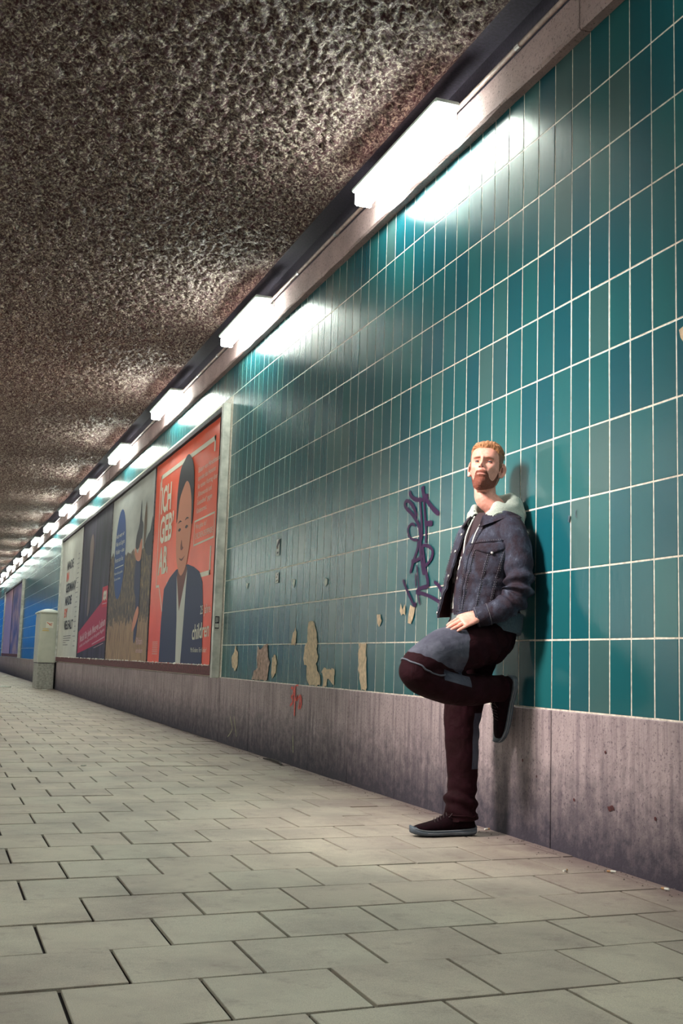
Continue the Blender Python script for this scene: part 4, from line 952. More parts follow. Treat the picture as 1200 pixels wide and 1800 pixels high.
# ---- jacket
FD = np.array([-0.965, -0.26, 0.0]); FD /= np.linalg.norm(FD); LD = np.array([0.26, -0.965, 0.0]); LD /= np.linalg.norm(LD)
RZ = cr([  # z, cx, cy, a, b, opening near, opening far (deg)
 (1.022, -0.200, 4.822, 0.186, 0.168, 2, -24), (1.05, -0.203, 4.822, 0.180, 0.163, 1, -23), (1.11, -0.200, 4.820, 0.178, 0.160, 0, -19), (1.20, -0.190, 4.818, 0.186, 0.158, -1, -14),
 (1.30, -0.178, 4.815, 0.192, 0.152, 0, -11), (1.38, -0.168, 4.812, 0.190, 0.138, 4, -12), (1.44, -0.162, 4.810, 0.180, 0.118, 11, -16), (1.485, -0.155, 4.808, 0.150, 0.098, 22, -22), (1.515, -0.155, 4.806, 0.105, 0.088, 30, -30), (1.530, -0.155, 4.805, 0.090, 0.084, 34, -34)], 7)
def shell(th=0.0, flare=True):
    n_ = 72; V = []
    for z, cx, cy, a, b_, o1, o2 in RZ:
        lo = math.radians(o1); hi = math.radians(360 + o2)
        for k in range(n_):
            an = lo + (hi - lo) * k / (n_ - 1); s_, c = math.sin(an), math.cos(an)
            s2 = math.copysign(abs(s_) ** 0.92, s_); c2 = math.copysign(abs(c) ** 0.85, c)
            p = np.array([cx, cy, z]) + LD * (a + th) * s2 + FD * (b_ + th) * c2
            if flare:   # the far front panel hangs forward off the chest
                d = sstep(0.80, 1.0, k / (n_ - 1)) * sstep(1.42, 1.02, z); p += FD * 0.035 * d - LD * 0.015 * d + np.array([0, 0, -0.012]) * d
                d = sstep(0.14, 0.0, k / (n_ - 1)) * sstep(1.42, 1.02, z); p += FD * 0.012 * d
            V.append(p)
    m_ = len(RZ); F = [(i * n_ + k, i * n_ + k + 1, (i + 1) * n_ + k + 1, (i + 1) * n_ + k) for i in range(m_ - 1) for k in range(n_ - 1)]
    return np.array(V), F, n_, m_
VO, FO, nk, mz = shell(0.0)
nn = normals(VO, FO); cen = np.array([-0.18, 4.815]); sgn = np.sign(((VO[:, :2] - cen) * nn[:, :2]).sum(1)); flip = sgn.mean() < 0
if flip: nn = -nn
VO += nn * (0.0055 * n3(VO, (26, 26, 20), 21) + 0.0030 * n3(VO, (85, 85, 60), 22) + 0.0035 * np.sin(VO[:, 2] * 75 + 30 * (VO @ LD) + 2 * np.sin(VO[:, 2] * 21)) * np.exp(-((VO[:, 2] - 1.17) / 0.09) ** 2))[:, None]
VO[:, 0] = np.minimum(VO[:, 0], -0.012)
VI = VO - nn * 0.007
V = np.concatenate([VO, VI]); K0 = len(VO); F = [f if not flip else f[::-1] for f in FO]; F2 = [tuple(i + K0 for i in f[::-1]) for f in F]
E_ = []
for i in range(mz - 1):
    for k in (0, nk - 1): E_.append((i * nk + k, (i + 1) * nk + k, (i + 1) * nk + k + K0, i * nk + k + K0))
for k in range(nk - 1):
    E_.append((k, k + 1, k + 1 + K0, k + K0)); b0 = (mz - 1) * nk; E_.append((b0 + k, b0 + k + 1, b0 + k + 1 + K0, b0 + k + K0))
JV, JF = V, F + F2 + E_
me = mesh('denim_jacket', JV - np.array(ROOT), JF, True); me.materials.append(M_DENIM); me.materials.append(M_JEANIN)
for i in range(len(F), len(F) + len(F2)): me.polygons[i].material_index = 1
jk = link('denim_jacket', me, None, man, label='dark washed denim jacket worn open')
def jp(k, i, lift=0.002):    # point on the outer jacket surface by ring i (float) and column k (float)
    i0 = int(min(max(i, 0), mz - 1.001)); k0 = int(min(max(k, 0), nk - 1.001)); fi, fk = i - i0, k - k0
    g = lambda A: (A[i0 * nk + k0] * (1 - fk) + A[i0 * nk + k0 + 1] * fk) * (1 - fi) + (A[(i0 + 1) * nk + k0] * (1 - fk) + A[(i0 + 1) * nk + k0 + 1] * fk) * fi
    return g(VO) + g(nn) * lift
# sleeves with folds
def sleeve(secs, side, seed, fold_t, cuff):
    v, f = loft(secs, side, n=28, sub=12); n_ = 28; m_ = len(v) // n_; d = np.repeat(np.linspace(0, 1, m_), n_)
    ang = np.tile(np.linspace(0, 2 * PI, n_, endpoint=False), m_); no = normals(v, f); cc = v.reshape(m_, n_, 3).mean(1).repeat(n_, 0)
    no = (v - cc); no /= np.linalg.norm(no, axis=1, keepdims=True) + 1e-9
    w = np.exp(-((d - fold_t) / 0.16) ** 2)
    h = w * 0.0125 * np.sin(d * 66 + 1.1 * np.sin(ang + seed) + 0.5 * np.sin(2 * ang)) + 0.0025 * n3(v, (45, 45, 45), seed) + 0.004 * np.sin(d * 40 + 2 * np.sin(ang)) * np.exp(-((d - 0.12) / 0.1) ** 2)
    h = h * (d < cuff)
    v = v + no * h[:, None]; v[:, 0] = np.minimum(v[:, 0], -0.012)
    return v, f
sl, slf = sleeve([(-0.150, 4.730, 1.440, 0.060, 0.062), (-0.132, 4.680, 1.418, 0.076, 0.078), (-0.118, 4.640, 1.335, 0.073, 0.073), (-0.120, 4.612, 1.24, 0.067, 0.067), (-0.126, 4.595, 1.165, 0.063, 0.066), (-0.142, 4.590, 1.110, 0.060, 0.062), (-0.180, 4.598, 1.072, 0.056, 0.058), (-0.225, 4.605, 1.043, 0.052, 0.054), (-0.270, 4.630, 1.024, 0.046, 0.047), (-0.305, 4.645, 1.012, 0.042, 0.042)], (0, -1, 0.2), 3, 0.50, 0.86)
slo = pobj('sleeve', sl, slf, M_DENIM)
sr, srf = sleeve([(-0.175, 4.925, 1.435, 0.060, 0.062), (-0.180, 4.965, 1.415, 0.072, 0.076), (-0.165, 5.005, 1.33, 0.068, 0.070), (-0.145, 5.030, 1.22, 0.062, 0.064), (-0.150, 5.030, 1.12, 0.058, 0.060), (-0.205, 5.010, 1.04, 0.052, 0.054), (-0.250, 4.985, 0.985, 0.045, 0.046)], (0, -1, 0.2), 8, 0.55, 0.9)
pobj('sleeve', sr, srf, M_DENIM)
# cuff, seams, stitching, pocket flap, collar
q = MB(); ce = [(-0.262, 4.626, 1.026), (-0.280, 4.634, 1.020), (-0.318, 4.652, 1.007)]
v, f = loft([(*ce[0], 0.049, 0.050), (*ce[1], 0.049, 0.050), (*ce[2], 0.046, 0.046)], (0, -1, 0.2), n=28, sub=4, caps=False)
v2 = v * 1.0; c3 = v.reshape(-1, 28, 3).mean(1).repeat(28, 0); v2 = v - (v - c3) / np.linalg.norm(v - c3, axis=1, keepdims=True) * 0.006
nn2 = len(v); fr = [(i, (i + 1) % 28, (i + 1) % 28 + nn2, i + nn2) for i in range(28)] + [(nn2 - 28 + i, nn2 - 28 + (i + 1) % 28, 2 * nn2 - 28 + (i + 1) % 28, 2 * nn2 - 28 + i) for i in range(28)]
cf = pobj('cuff', np.concatenate([v, v2]), f + [tuple(i + nn2 for i in g[::-1]) for g in f] + fr, M_DENIM, parent=slo)
q = MB()
for fr_ in (0.04, 0.93):
    i = int(fr_ * (len(v) // 28 - 1)) * 28; ring = v[i:i + 28]; c_ = ring.mean(0); ring = c_ + (ring - c_) * 1.02; q.tube([tuple(p) for p in list(ring) + [ring[0]]], 0.0011, 4)
pobj('stitching', q.v, q.f, M_STITCH)
def dashes(name, path, r=0.0010, dl=0.006, gap=0.005, mat=None):
    P = cr(path, 8); L = np.r_[0, np.cumsum(np.linalg.norm(np.diff(P, axis=0), axis=1))]; q = MB(); s_ = 0
    g = lambda s: [float(np.interp(s, L, P[:, j])) for j in range(3)]
    while s_ + dl < L[-1]: q.tube([g(s_), g(s_ + dl)], r, 4); s_ += dl + gap
    return pobj(name, q.v, q.f, mat or M_STITCH, parent=jk)
def seam(name, path, r=0.0022): q = MB(); q.tube([tuple(p) for p in cr(path, 6)], r, 5); return pobj(name, q.v, q.f, M_DENIM, parent=jk)
top_i = 30; hem_i = 5
for k0, k1 in ((3.2, 4.2), (7.8, 9.0), (12.6, 14.0)):       # near front: princess seams
    path = [jp(k1 + (k0 - k1) * s_, hem_i + (top_i - hem_i) * (1 - s_), 0.0025) for s_ in np.linspace(1, 0, 12)][::-1]
    seam('seam', path); 
    for o_ in (-0.35, 0.35): dashes('stitching', [jp(k1 + (k0 - k1) * s_ + o_, hem_i + (top_i - hem_i) * (1 - s_), 0.003) for s_ in np.linspace(0, 1, 12)])
dashes('stitching', [jp(2.0, i, 0.003) for i in np.linspace(5, 48, 16)]); seam('seam', [jp(2.6, i, 0.002) for i in np.linspace(1, 50, 16)], 0.0018)
for i_ in (0.8, 5.2): dashes('stitching', [jp(k, i_, 0.003) for k in np.linspace(1, 35, 24)])
seam('seam', [jp(k, 5.6, 0.002) for k in np.linspace(0.5, 35, 24)])
seam('seam', [jp(k, 32.5 + 0.12 * k, 0.002) for k in np.linspace(1, 18, 14)]); dashes('stitching', [jp(k, 33.1 + 0.12 * k, 0.003) for k in np.linspace(1, 18, 14)])
for k in (64, 67.5): dashes('stitching', [jp(k, i, 0.003) for i in np.linspace(5, 40, 14)])
# pocket flap
FV = []; 
for v_ in np.linspace(0, 1, 5):
    for u_ in np.linspace(0, 1, 13):
        dz = v_ * (2.6 + 1.8 * (1 - abs(2 * u_ - 1))); FV.append(jp(4.6 + 9.6 * u_, 32.3 + 0.6 * u_ - dz, 0.0065 - 0.001 * abs(2 * v_ - 1)))
FV = np.array(FV); B_ = len(FV); FV2 = FV - np.array([jp(10, 31, 1.0) - jp(10, 31, 0.0)] * B_) * 0.004
ff = [(j * 13 + i, j * 13 + i + 1, (j + 1) * 13 + i + 1, (j + 1) * 13 + i) for j in range(4) for i in range(12)]
rim = [j * 13 for j in range(5)] + [4 * 13 + i for i in range(1, 13)] + [j * 13 + 12 for j in (3, 2, 1, 0)] + list(range(11, 0, -1))
ff2 = [tuple(i + B_ for i in g[::-1]) for g in ff] + [(rim[i], rim[(i + 1) % len(rim)], rim[(i + 1) % len(rim)] + B_, rim[i] + B_) for i in range(len(rim))]
pobj('pocket_flap', np.concatenate([FV, FV2]), ff + ff2, M_DENIM, parent=jk)
q = MB(); 
def button(c, nrm, r=0.0075):
    c = np.array(c); nrm = np.array(nrm) / np.linalg.norm(nrm); q.tube([tuple(c), tuple(c + nrm * 0.004)], r, 10)
nj = lambda k, i: jp(k, i, 1.0) - jp(k, i, 0.0)
button(jp(10, 28.6, 0.006), nj(10, 28.6)); pobj('button', q.v, q.f, M_METAL, parent=jk)
for k_, i_ in ((70.2, 6), (70.2, 14), (70.2, 22), (70.2, 30), (70.2, 38)):
    q = MB(); button(jp(k_, i_, 0.001), nj(k_, i_)); pobj('button', q.v, q.f, M_METAL, parent=jk)
# collar: folded strip round the neck, points at the front
CV = []; nc = 40
for j, (dr, dz) in enumerate(((0.0, -0.006), (0.005, 0.016), (0.016, 0.020), (0.036, 0.008), (0.056, -0.014), (0.064, -0.028))):
    for k in range(nc + 1):
        u_ = k / nc; an = math.radians(26 + (360 - 52) * u_); s_, c = math.sin(an), math.cos(an)
        fr = max(0, abs(2 * u_ - 1) - 0.72) / 0.28; drop = 0.030 * fr + 0.010 * fr * (j >= 3)
        CV.append(np.array([-0.155, 4.806, 1.512]) + LD * (0.084 + dr * (1 - 0.15 * fr)) * s_ + FD * (0.080 + dr * 0.85 + 0.020 * fr) * c + np.array([0, 0, dz - drop + 0.012 * (-c) * 1]))
CV = np.array(CV); CF = [(j * (nc + 1) + k, j * (nc + 1) + k + 1, (j + 1) * (nc + 1) + k + 1, (j + 1) * (nc + 1) + k) for j in range(5) for k in range(nc)]
CV[:, 0] = np.minimum(CV[:, 0], -0.012)
cn = normals(CV, CF); C2 = CV - cn * 0.004; B_ = len(CV); rim = list(range(nc + 1)) + [j * (nc + 1) + nc for j in range(1, 6)] + [5 * (nc + 1) + k for k in range(nc - 1, -1, -1)] + [j * (nc + 1) for j in (4, 3, 2, 1)]
pobj('collar', np.concatenate([CV, C2]), CF + [tuple(i + B_ for i in g[::-1]) for g in CF] + [(rim[i], rim[(i + 1) % len(rim)], rim[(i + 1) % len(rim)] + B_, rim[i] + B_) for i in range(len(rim))], M_DENIM)

# ---- hoodie underneath, its hood and cords
v, f = loft([(-0.190, 4.822, 0.955, 0.168, 0.150), (-0.190, 4.822, 1.05, 0.165, 0.148), (-0.185, 4.820, 1.20, 0.172, 0.146), (-0.172, 4.815, 1.34, 0.176, 0.130), (-0.162, 4.812, 1.43, 0.150, 0.105), (-0.157, 4.808, 1.49, 0.095, 0.085), (-0.156, 4.806, 1.515, 0.072, 0.070)], LD, n=32, sub=6)
v = v + normals(v, f) * (0.003 * n3(v, (40, 40, 30), 31))[:, None]; v[:, 0] = np.minimum(v[:, 0], -0.012)
m, t, b = nt('black_top_with_print'); n = N(t)
Pn = n.coord(); z = n('ShaderNodeSeparateXYZ', {0: Pn}).outputs[2]
pr = n.math('MULTIPLY', n.math('GREATER_THAN', n.noise(n.coord((1, 1, 0.35)), 22, 3, 0.6), 0.5), n.math('MULTIPLY', n.math('GREATER_THAN', z, 1.055), n.math('LESS_THAN', z, 1.30)))
cl = n.mix(n.math('LESS_THAN', z, 1.035), (0.020, 0.006, 0.011), (0.085, 0.115, 0.125)); n.link(n.mix(pr, cl, (0.42, 0.42, 0.40)), b.inputs['Base Color']); b.inputs['Roughness'].default_value = 0.8; M_TEE = m
pobj('hooded_top', v, f, M_TEE, label='black top with a pale print, slate at the hem')
# the shirt-tail of the top showing behind the forearm
v, f = loft([(-0.170, 4.815, 1.04, 0.180, 0.155), (-0.172, 4.815, 0.99, 0.180, 0.152), (-0.176, 4.815, 0.955, 0.176, 0.148)], LD, n=36, sub=4); v[:, 0] = np.minimum(v[:, 0], -0.013)
pobj('top_hem', v, f, M_HOODIE)
def sheet2(rows, mat, name, th=0.006, label=None, sub=5):
    """rows: list of rings (lists of points) -> smooth double-sided cloth"""
    R = np.array(rows, float); A = np.array([cr(r, sub) for r in R]); A = cr(A.reshape(len(A), -1), sub).reshape(-1, A.shape[1], 3)
    a_, b_ = A.shape[:2]; V = A.reshape(-1, 3); F = [(i * b_ + k, i * b_ + k + 1, (i + 1) * b_ + k + 1, (i + 1) * b_ + k) for i in range(a_ - 1) for k in range(b_ - 1)]
    no = normals(V, F); V = V + no * (0.0034 * n3(V, (40, 40, 60), 41) + 0.0032 * np.sin(V @ np.array([55.0, 30.0, 110.0]) + 2 * np.sin(V[:, 1] * 25)))[:, None]; V[:, 0] = np.minimum(V[:, 0], -0.012); W_ = V - no * th; B_ = len(V)
    rim = list(range(b_)) + [i * b_ + b_ - 1 for i in range(1, a_)] + [(a_ - 1) * b_ + k for k in range(b_ - 2, -1, -1)] + [i * b_ for i in range(a_ - 2, 0, -1)]
    return pobj(name, np.concatenate([V, W_]), F + [tuple(i + B_ for i in g[::-1]) for g in F] + [(rim[i], rim[(i + 1) % len(rim)], rim[(i + 1) % len(rim)] + B_, rim[i] + B_) for i in range(len(rim))], mat, label=label)
NC = np.array([-0.155, 4.806, 1.50])
def hp_(an, r, z, back=0.0): a = math.radians(an); return NC + LD * r * math.sin(a) + FD * (r * 0.92) * math.cos(a) - FD * back + np.array([0, 0, z])
angs = [28, 55, 85, 120, 150, 180, 210, 240, 275, 305, 332]
bw = lambda a: max(0, -math.cos(math.radians(a)))      # 1 at the nape
fw = lambda a: sstep(140, 156, abs(a - 180))
rows = [[hp_(a, 0.072 + 0.004 * bw(a), -0.030 + 0.062 * bw(a)) for a in angs],
        [hp_(a, 0.082 + 0.008 * bw(a), 0.040 + 0.072 * bw(a) - 0.045 * fw(a)) for a in angs],
        [hp_(a, 0.096 + 0.018 * bw(a), 0.056 + 0.060 * bw(a) - 0.060 * fw(a)) for a in angs],
        [hp_(a, 0.116 + 0.030 * bw(a), 0.034 + 0.046 * bw(a) - 0.060 * fw(a)) for a in angs],
        [hp_(a, 0.124 + 0.042 * bw(a), 0.006 + 0.010 * bw(a) - 0.055 * fw(a)) for a in angs],
        [hp_(a, 0.132 + 0.020 * bw(a), -0.002 - 0.040 * bw(a) - 0.050 * fw(a)) for a in angs]]
sheet2(rows, M_HOOD, 'hood', label='light grey hood lying round the neck')
M_CORD = plain('white_cord', (0.58, 0.60, 0.56), 0.7)
for sg, e in ((1, 0.0), (-1, -0.02)):
    P = cr([NC + FD * f_ + LD * sg * l_ + np.array([0, 0, z_]) for f_, l_, z_ in ((0.080, 0.040, 0.000), (0.116, 0.036, -0.055), (0.146, 0.030, -0.115), (0.158, 0.026, -0.165 + e), (0.160, 0.024, -0.195 + e))], 5)
    q = MB(); q.tube([tuple(p) for p in P], [0.0034] * (len(P) - 4) + [0.0060] * 4, 7); pobj('hood_cord', q.v, q.f, M_CORD)

# ---- head
HF = np.array([-0.620, -0.800, 0.0]); HF /= np.linalg.norm(HF); pitch = math.radians(11); roll = math.radians(4)
HF = HF * math.cos(pitch) + np.array([0, 0, math.sin(pitch)]); HX = np.cross(HF, (0, 0, 1)); HX /= np.linalg.norm(HX); HZ = np.cross(HX, HF)
HX, HZ = HX * math.cos(roll) + HZ * math.sin(roll), HZ * math.cos(roll) - HX * math.sin(roll)
HO = np.array((-0.218, 4.790, 1.612))      # under the ears, at chin level
HS = 1.0
def h2w(P): P = np.asarray(P, float) * HS * np.array([0.96, 1, 1]); return HO + np.outer(P[:, 0], HX) + np.outer(P[:, 1], HF) + np.outer(P[:, 2], HZ)
def w2h(P): D = (np.asarray(P) - HO) / HS; return np.stack([D @ HX / 0.96, D @ HF, D @ HZ], 1)
prof = cr([ # z, front, back, width, jaw taper
 (-0.004, 0.050, 0.040, 0.030, 0.2), (0.000, 0.076, 0.050, 0.028, 0.20), (0.010, 0.089, 0.058, 0.036, 0.22), (0.026, 0.096, 0.064, 0.0455, 0.26), (0.045, 0.097, 0.070, 0.0550, 0.27), (0.065, 0.0985, 0.078, 0.0615, 0.22),
 (0.085, 0.098, 0.086, 0.0680, 0.12), (0.110, 0.094, 0.094, 0.0715, 0.05), (0.130, 0.0915, 0.098, 0.0735, 0.02), (0.150, 0.096, 0.100, 0.0750, 0.0), (0.170, 0.0965, 0.101, 0.0762, 0.0), (0.190, 0.090, 0.099, 0.0750, 0.0),
 (0.208, 0.076, 0.090, 0.0670, 0.0), (0.222, 0.056, 0.072, 0.0520, 0.0), (0.231, 0.034, 0.046, 0.0340, 0.0), (0.235, 0.012, 0.016, 0.012, 0.0)], 8)
V = []; K = 144
for z, fr, bk, w, tp in prof:
    for k in range(K):
        a = 2 * PI * k / K; s_, c = math.sin(a), math.cos(a)
        x_ = w * math.copysign(abs(s_) ** 0.93, s_) * (1 - tp * max(c, 0) ** 1.3); y_ = (fr if c > 0 else bk) * math.copysign(abs(c) ** 0.90, c)
        V.append((x_, y_, z))
V = np.array(V); n_ = len(prof); F = [(i * K + k, (i + 1) * K + k, (i + 1) * K + (k + 1) % K, i * K + (k + 1) % K) for i in range(n_ - 1) for k in range(K)] + [tuple(range(K)), tuple((n_ - 1) * K + k for k in range(K))[::-1]]
def push(c, r, d): 
    global V; V = V + G(V, c, r)[:, None] * np.array(d)
for s_ in (-1, 1):
    push((s_ * 0.031, 0.095, 0.130), (0.019, 0.05, 0.0125), (0, -0.0150, 0))        # eye sockets
    push((s_ * 0.014, 0.095, 0.128), (0.008, 0.04, 0.012), (0, -0.006, 0))
    push((s_ * 0.030, 0.09, 0.1535), (0.024, 0.05, 0.0075), (0, 0.0070, -0.003))      # brow ridge
    push((s_ * 0.047, 0.07, 0.105), (0.018, 0.04, 0.016), (s_ * 0.004, 0.006, 0))    # cheekbones
    push((s_ * 0.052, 0.06, 0.062), (0.018, 0.04, 0.022), (-s_ * 0.003, -0.003, 0))
    push((s_ * 0.056, 0.0, 0.055), (0.02, 0.03, 0.018), (s_ * 0.002, 0, 0))     # jaw corner
    push((s_ * 0.0125, 0.11, 0.0955), (0.0062, 0.02, 0.0060), (s_ * 0.0035, 0.0085, 0))   # nostrils
    push((s_ * 0.026, 0.10, 0.085), (0.006, 0.03, 0.012), (0, -0.0035, 0))            # cheek fold
    push((s_ * 0.027, 0.095, 0.0665), (0.006, 0.03, 0.006), (0, -0.003, 0))           # mouth corners
for z_, y_, w_ in ((0.142, 0.0095, 0.0075), (0.132, 0.013, 0.0075), (0.122, 0.0165, 0.008), (0.112, 0.0195, 0.009), (0.103, 0.0215, 0.0105)):
    push((0, 0.10, z_), (w_, 0.04, 0.0085), (0, y_ * 0.72, 0))                      # nose bridge to tip
push((0, 0.118, 0.0985), (0.0120, 0.03, 0.008), (0, 0.006, 0.001))
push((0, 0.11, 0.089), (0.014, 0.025, 0.004), (0, -0.004, 0.003))                   # under the nose
push((0, 0.10, 0.0705), (0.018, 0.03, 0.0035), (0, 0.0032, 0))                       # upper lip
push((0, 0.10, 0.0580), (0.017, 0.03, 0.0045), (0, 0.0042, 0))                       # lower lip
push((0, 0.10, 0.0662), (0.024, 0.03, 0.0022), (0, -0.0042, 0))                      # mouth line
push((0, 0.10, 0.0455), (0.018, 0.03, 0.006), (0, -0.0045, 0))                       # below the lip
push((0, 0.09, 0.022), (0.020, 0.03, 0.016), (0, 0.0065, -0.001))                    # chin
push((0, 0.085, 0.180), (0.05, 0.05, 0.03), (0, -0.001, 0))
head = (h2w(V), F)
def ear(s_):
    """auricle: rim, bowl and lobe"""
    q = MB(); L = cr([(0.004, 0.012, 0.084), (0.012, 0.006, 0.082), (0.017, -0.006, 0.090), (0.022, -0.018, 0.110), (0.024, -0.021, 0.128), (0.020, -0.014, 0.144), (0.013, 0.000, 0.149), (0.006, 0.010, 0.141), (0.004, 0.013, 0.130)], 5)
    P = [(s_ * (0.068 + 1.12 * a), 1.05 * b_ - 0.002, 0.117 + 1.03 * (c - 0.117)) for a, b_, c in L]; q.tube([tuple(p) for p in h2w(P)], [0.0058 if i < 9 else 0.0046 for i in range(len(P))], 8)
    B = cr([(0.0, 0.010, 0.090), (0.004, 0.004, 0.095), (0.010, -0.004, 0.104), (0.015, -0.009, 0.120), (0.013, -0.006, 0.134), (0.006, 0.003, 0.141), (0.0, 0.008, 0.138)], 4)
    # bowl as a thin plate
    bowl = loft([(s_ * 0.070, 0.004, 0.088, 0.011, 0.0030), (s_ * 0.078, -0.005, 0.100, 0.017, 0.0032), (s_ * 0.082, -0.009, 0.118, 0.020, 0.0032), (s_ * 0.081, -0.006, 0.134, 0.017, 0.0032), (s_ * 0.075, 0.002, 0.144, 0.010, 0.0030)], (s_ * -0.45, 1.0, 0), n=12, sub=4)
    anti = MB(); anti.tube([tuple(p) for p in h2w([(s_ * (0.071 + a), b_, c) for a, b_, c in cr([(0.006, 0.002, 0.098), (0.012, -0.008, 0.108), (0.014, -0.011, 0.122), (0.010, -0.004, 0.134)], 4)])], 0.0026, 7)
    tr = MB(); tr.tube([tuple(p) for p in h2w([(s_ * 0.071, 0.012, 0.100), (s_ * 0.076, 0.010, 0.106), (s_ * 0.071, 0.012, 0.114)])], 0.004, 7)
    return [(q.v, q.f), (h2w(bowl[0]), bowl[1]), (anti.v, anti.f), (tr.v, tr.f)]
nb = h2w([(0, -0.014, 0.045), (-0.004, -0.024, 0.012), (-0.012, -0.030, -0.020)]); 
neck = loft([(*nb[0], 0.050, 0.052), (*nb[1], 0.050, 0.053), (*nb[2], 0.050, 0.052), (-0.152, 4.792, 1.545, 0.051, 0.050), (-0.145, 4.798, 1.50, 0.058, 0.056), (-0.156, 4.806, 1.45, 0.075, 0.065)], LD, n=28)
HVt, HFc = union([head, neck] + ear(-1) + ear(1), 0.0021, 1, 0.5)
HL = w2h(HVt); HN = normals(HVt, HFc)

# ---- hands
def hand(O, X, Zb, thumb, curl, spread, seed=0):
    """O wrist, X along the fingers, Zb normal of the back of the hand, thumb = +1/-1 side"""
    X = np.array(X, float); X /= np.linalg.norm(X); Zb = np.array(Zb, float); Zb -= X * Zb.dot(X); Zb /= np.linalg.norm(Zb); Y = np.cross(Zb, X)
    T = lambda P: np.array(O) + np.outer(np.asarray(P)[:, 0], X) + np.outer(np.asarray(P)[:, 1], Y) + np.outer(np.asarray(P)[:, 2], Zb)
    s_ = thumb
    def lf(secs, side, n=14, sub=4, e=2.0):
        secs = np.array(secs, float); P = T(secs[:, :3]); sd = T([side])[0] - np.array(O); return loft(np.hstack([P, secs[:, 3:]]), sd, n, sub, e)
    parts = [lf([(-0.06, 0, 0, 0.027, 0.021), (-0.01, 0, 0.001, 0.029, 0.021), (0.02, 0, 0.001, 0.035, 0.019), (0.055, 0, 0.002, 0.041, 0.0165), (0.085, 0.0, 0.001, 0.042, 0.0145), (0.100, 0.0, -0.002, 0.038, 0.011)], (0, 1, 0), 20, 4, 2.4)]
    tips = []
    for i, (yy, L, r, x0) in enumerate(((0.031, 0.070, 0.0086, 0.090), (0.0105, 0.078, 0.0088, 0.094), (-0.0105, 0.072, 0.0084, 0.091), (-0.031, 0.056, 0.0076, 0.084))):
        yy *= s_; a = curl[i]; ph = spread[i] * s_; P = np.array([x0 - 0.014, yy, 0.000]); secs = [(*P, r * 1.1, r * 1.05)]; ang = 0.10
        for j, (fr, rr) in enumerate(((0.24, 1.08), (0.46, 0.98), (0.30, 0.92))):
            ang += a * (0.6, 1.0, 0.7)[j]; d = np.array([math.cos(ang) * math.cos(ph), math.sin(ph), -math.sin(ang)]); st = P + d * L * fr * 0.5
            if j == 0: st = P + d * (L * fr * 0.5 + 0.010)
            secs.append((*st, r * (rr + 0.02), r * (rr + 0.0))); P = P + d * (L * fr + (0.014 if j == 0 else 0)); secs.append((*P, r * rr * (1.04 if j < 2 else 0.80), r * rr * (1.02 if j < 2 else 0.72)))
        P = P + d * 0.0035; secs.append((*P, r * 0.40, r * 0.34)); parts.append(lf(secs, (0, 1, 0), 12, 3)); tips.append((secs[2], d))
        # knuckle
    th = [(0.012, 0.022 * s_, -0.004, 0.014, 0.014), (0.035, 0.040 * s_, -0.010, 0.0125, 0.012), (0.058, 0.050 * s_, -0.014, 0.0105, 0.010), (0.080, 0.054 * s_, -0.017, 0.0100, 0.009), (0.092, 0.054 * s_, -0.019, 0.0060, 0.005)]
    parts.append(lf(th, (0, 1, 0), 12, 4))
    return parts, T, tips
HWX = (-0.935, 0.03, -0.35)
hpL, TL, tipsL = hand((-0.300, 4.636, 1.020), HWX, (-0.26, -0.60, 0.72), -1, (0.09, 0.07, 0.05, 0.05), (-0.03, 0.00, 0.00, -0.03))
hpR, TR, tipsR = hand((-0.255, 4.982, 0.975), (-0.35, -0.25, -0.9), (0.3, 0.9, -0.2), 1, (0.35, 0.4, 0.4, 0.45), (0, 0, 0, 0))
HaL = union(hpL, 0.0019, 2, 0.5); HaR = union(hpR, 0.0030, 2, 0.5)
core = union([loft([(-0.18, 4.82, 0.86, 0.14, 0.10), (-0.185, 4.82, 1.05, 0.13, 0.105), (-0.175, 4.815, 1.28, 0.15, 0.11), (-0.16, 4.81, 1.42, 0.14, 0.085), (-0.156, 4.806, 1.50, 0.07, 0.06)], LD),
    loft([(-0.15, 4.70, 1.42, 0.05, 0.05), (-0.12, 4.62, 1.27, 0.045, 0.045), (-0.135, 4.595, 1.13, 0.040, 0.040), (-0.20, 4.61, 1.05, 0.036, 0.036), (-0.30, 4.647, 1.010, 0.026, 0.021)], (0, -1, 0)),
    loft([(-0.175, 4.93, 1.42, 0.05, 0.05), (-0.16, 5.01, 1.28, 0.045, 0.045), (-0.150, 5.03, 1.12, 0.038, 0.038), (-0.252, 4.985, 0.98, 0.028, 0.025)], (0, -1, 0)),
    loft([(-0.17, 4.76, 0.93, 0.085, 0.09), (-0.38, 4.70, 0.87, 0.075, 0.08), (-0.57, 4.66, 0.79, 0.055, 0.055), (-0.58, 4.66, 0.74, 0.05, 0.05)], (0, -1, 0)),
    loft([(-0.58, 4.66, 0.77, 0.05, 0.05), (-0.42, 4.69, 0.69, 0.055, 0.055), (-0.25, 4.75, 0.68, 0.045, 0.045), (-0.10, 4.81, 0.69, 0.033, 0.035), (-0.085, 4.83, 0.60, 0.030, 0.035)], (0, -1, 0)),
    loft([(-0.18, 4.89, 0.90, 0.085, 0.09), (-0.23, 4.91, 0.68, 0.075, 0.075), (-0.25, 4.912, 0.48, 0.055, 0.06), (-0.245, 4.912, 0.28, 0.05, 0.05), (-0.24, 4.912, 0.09, 0.034, 0.036), (-0.27, 4.912, 0.05, 0.03, 0.03)], (0, -1, 0))], 0.009, 3)
BV, BF = join([(HVt, HFc), HaL, HaR, core])
me = mesh('body', BV - np.array(ROOT), BF, True); me.materials.append(M_SKIN); me.materials.append(M_LIP)
fc = np.array([HL[list(f[:4])].mean(0) for f in HFc])
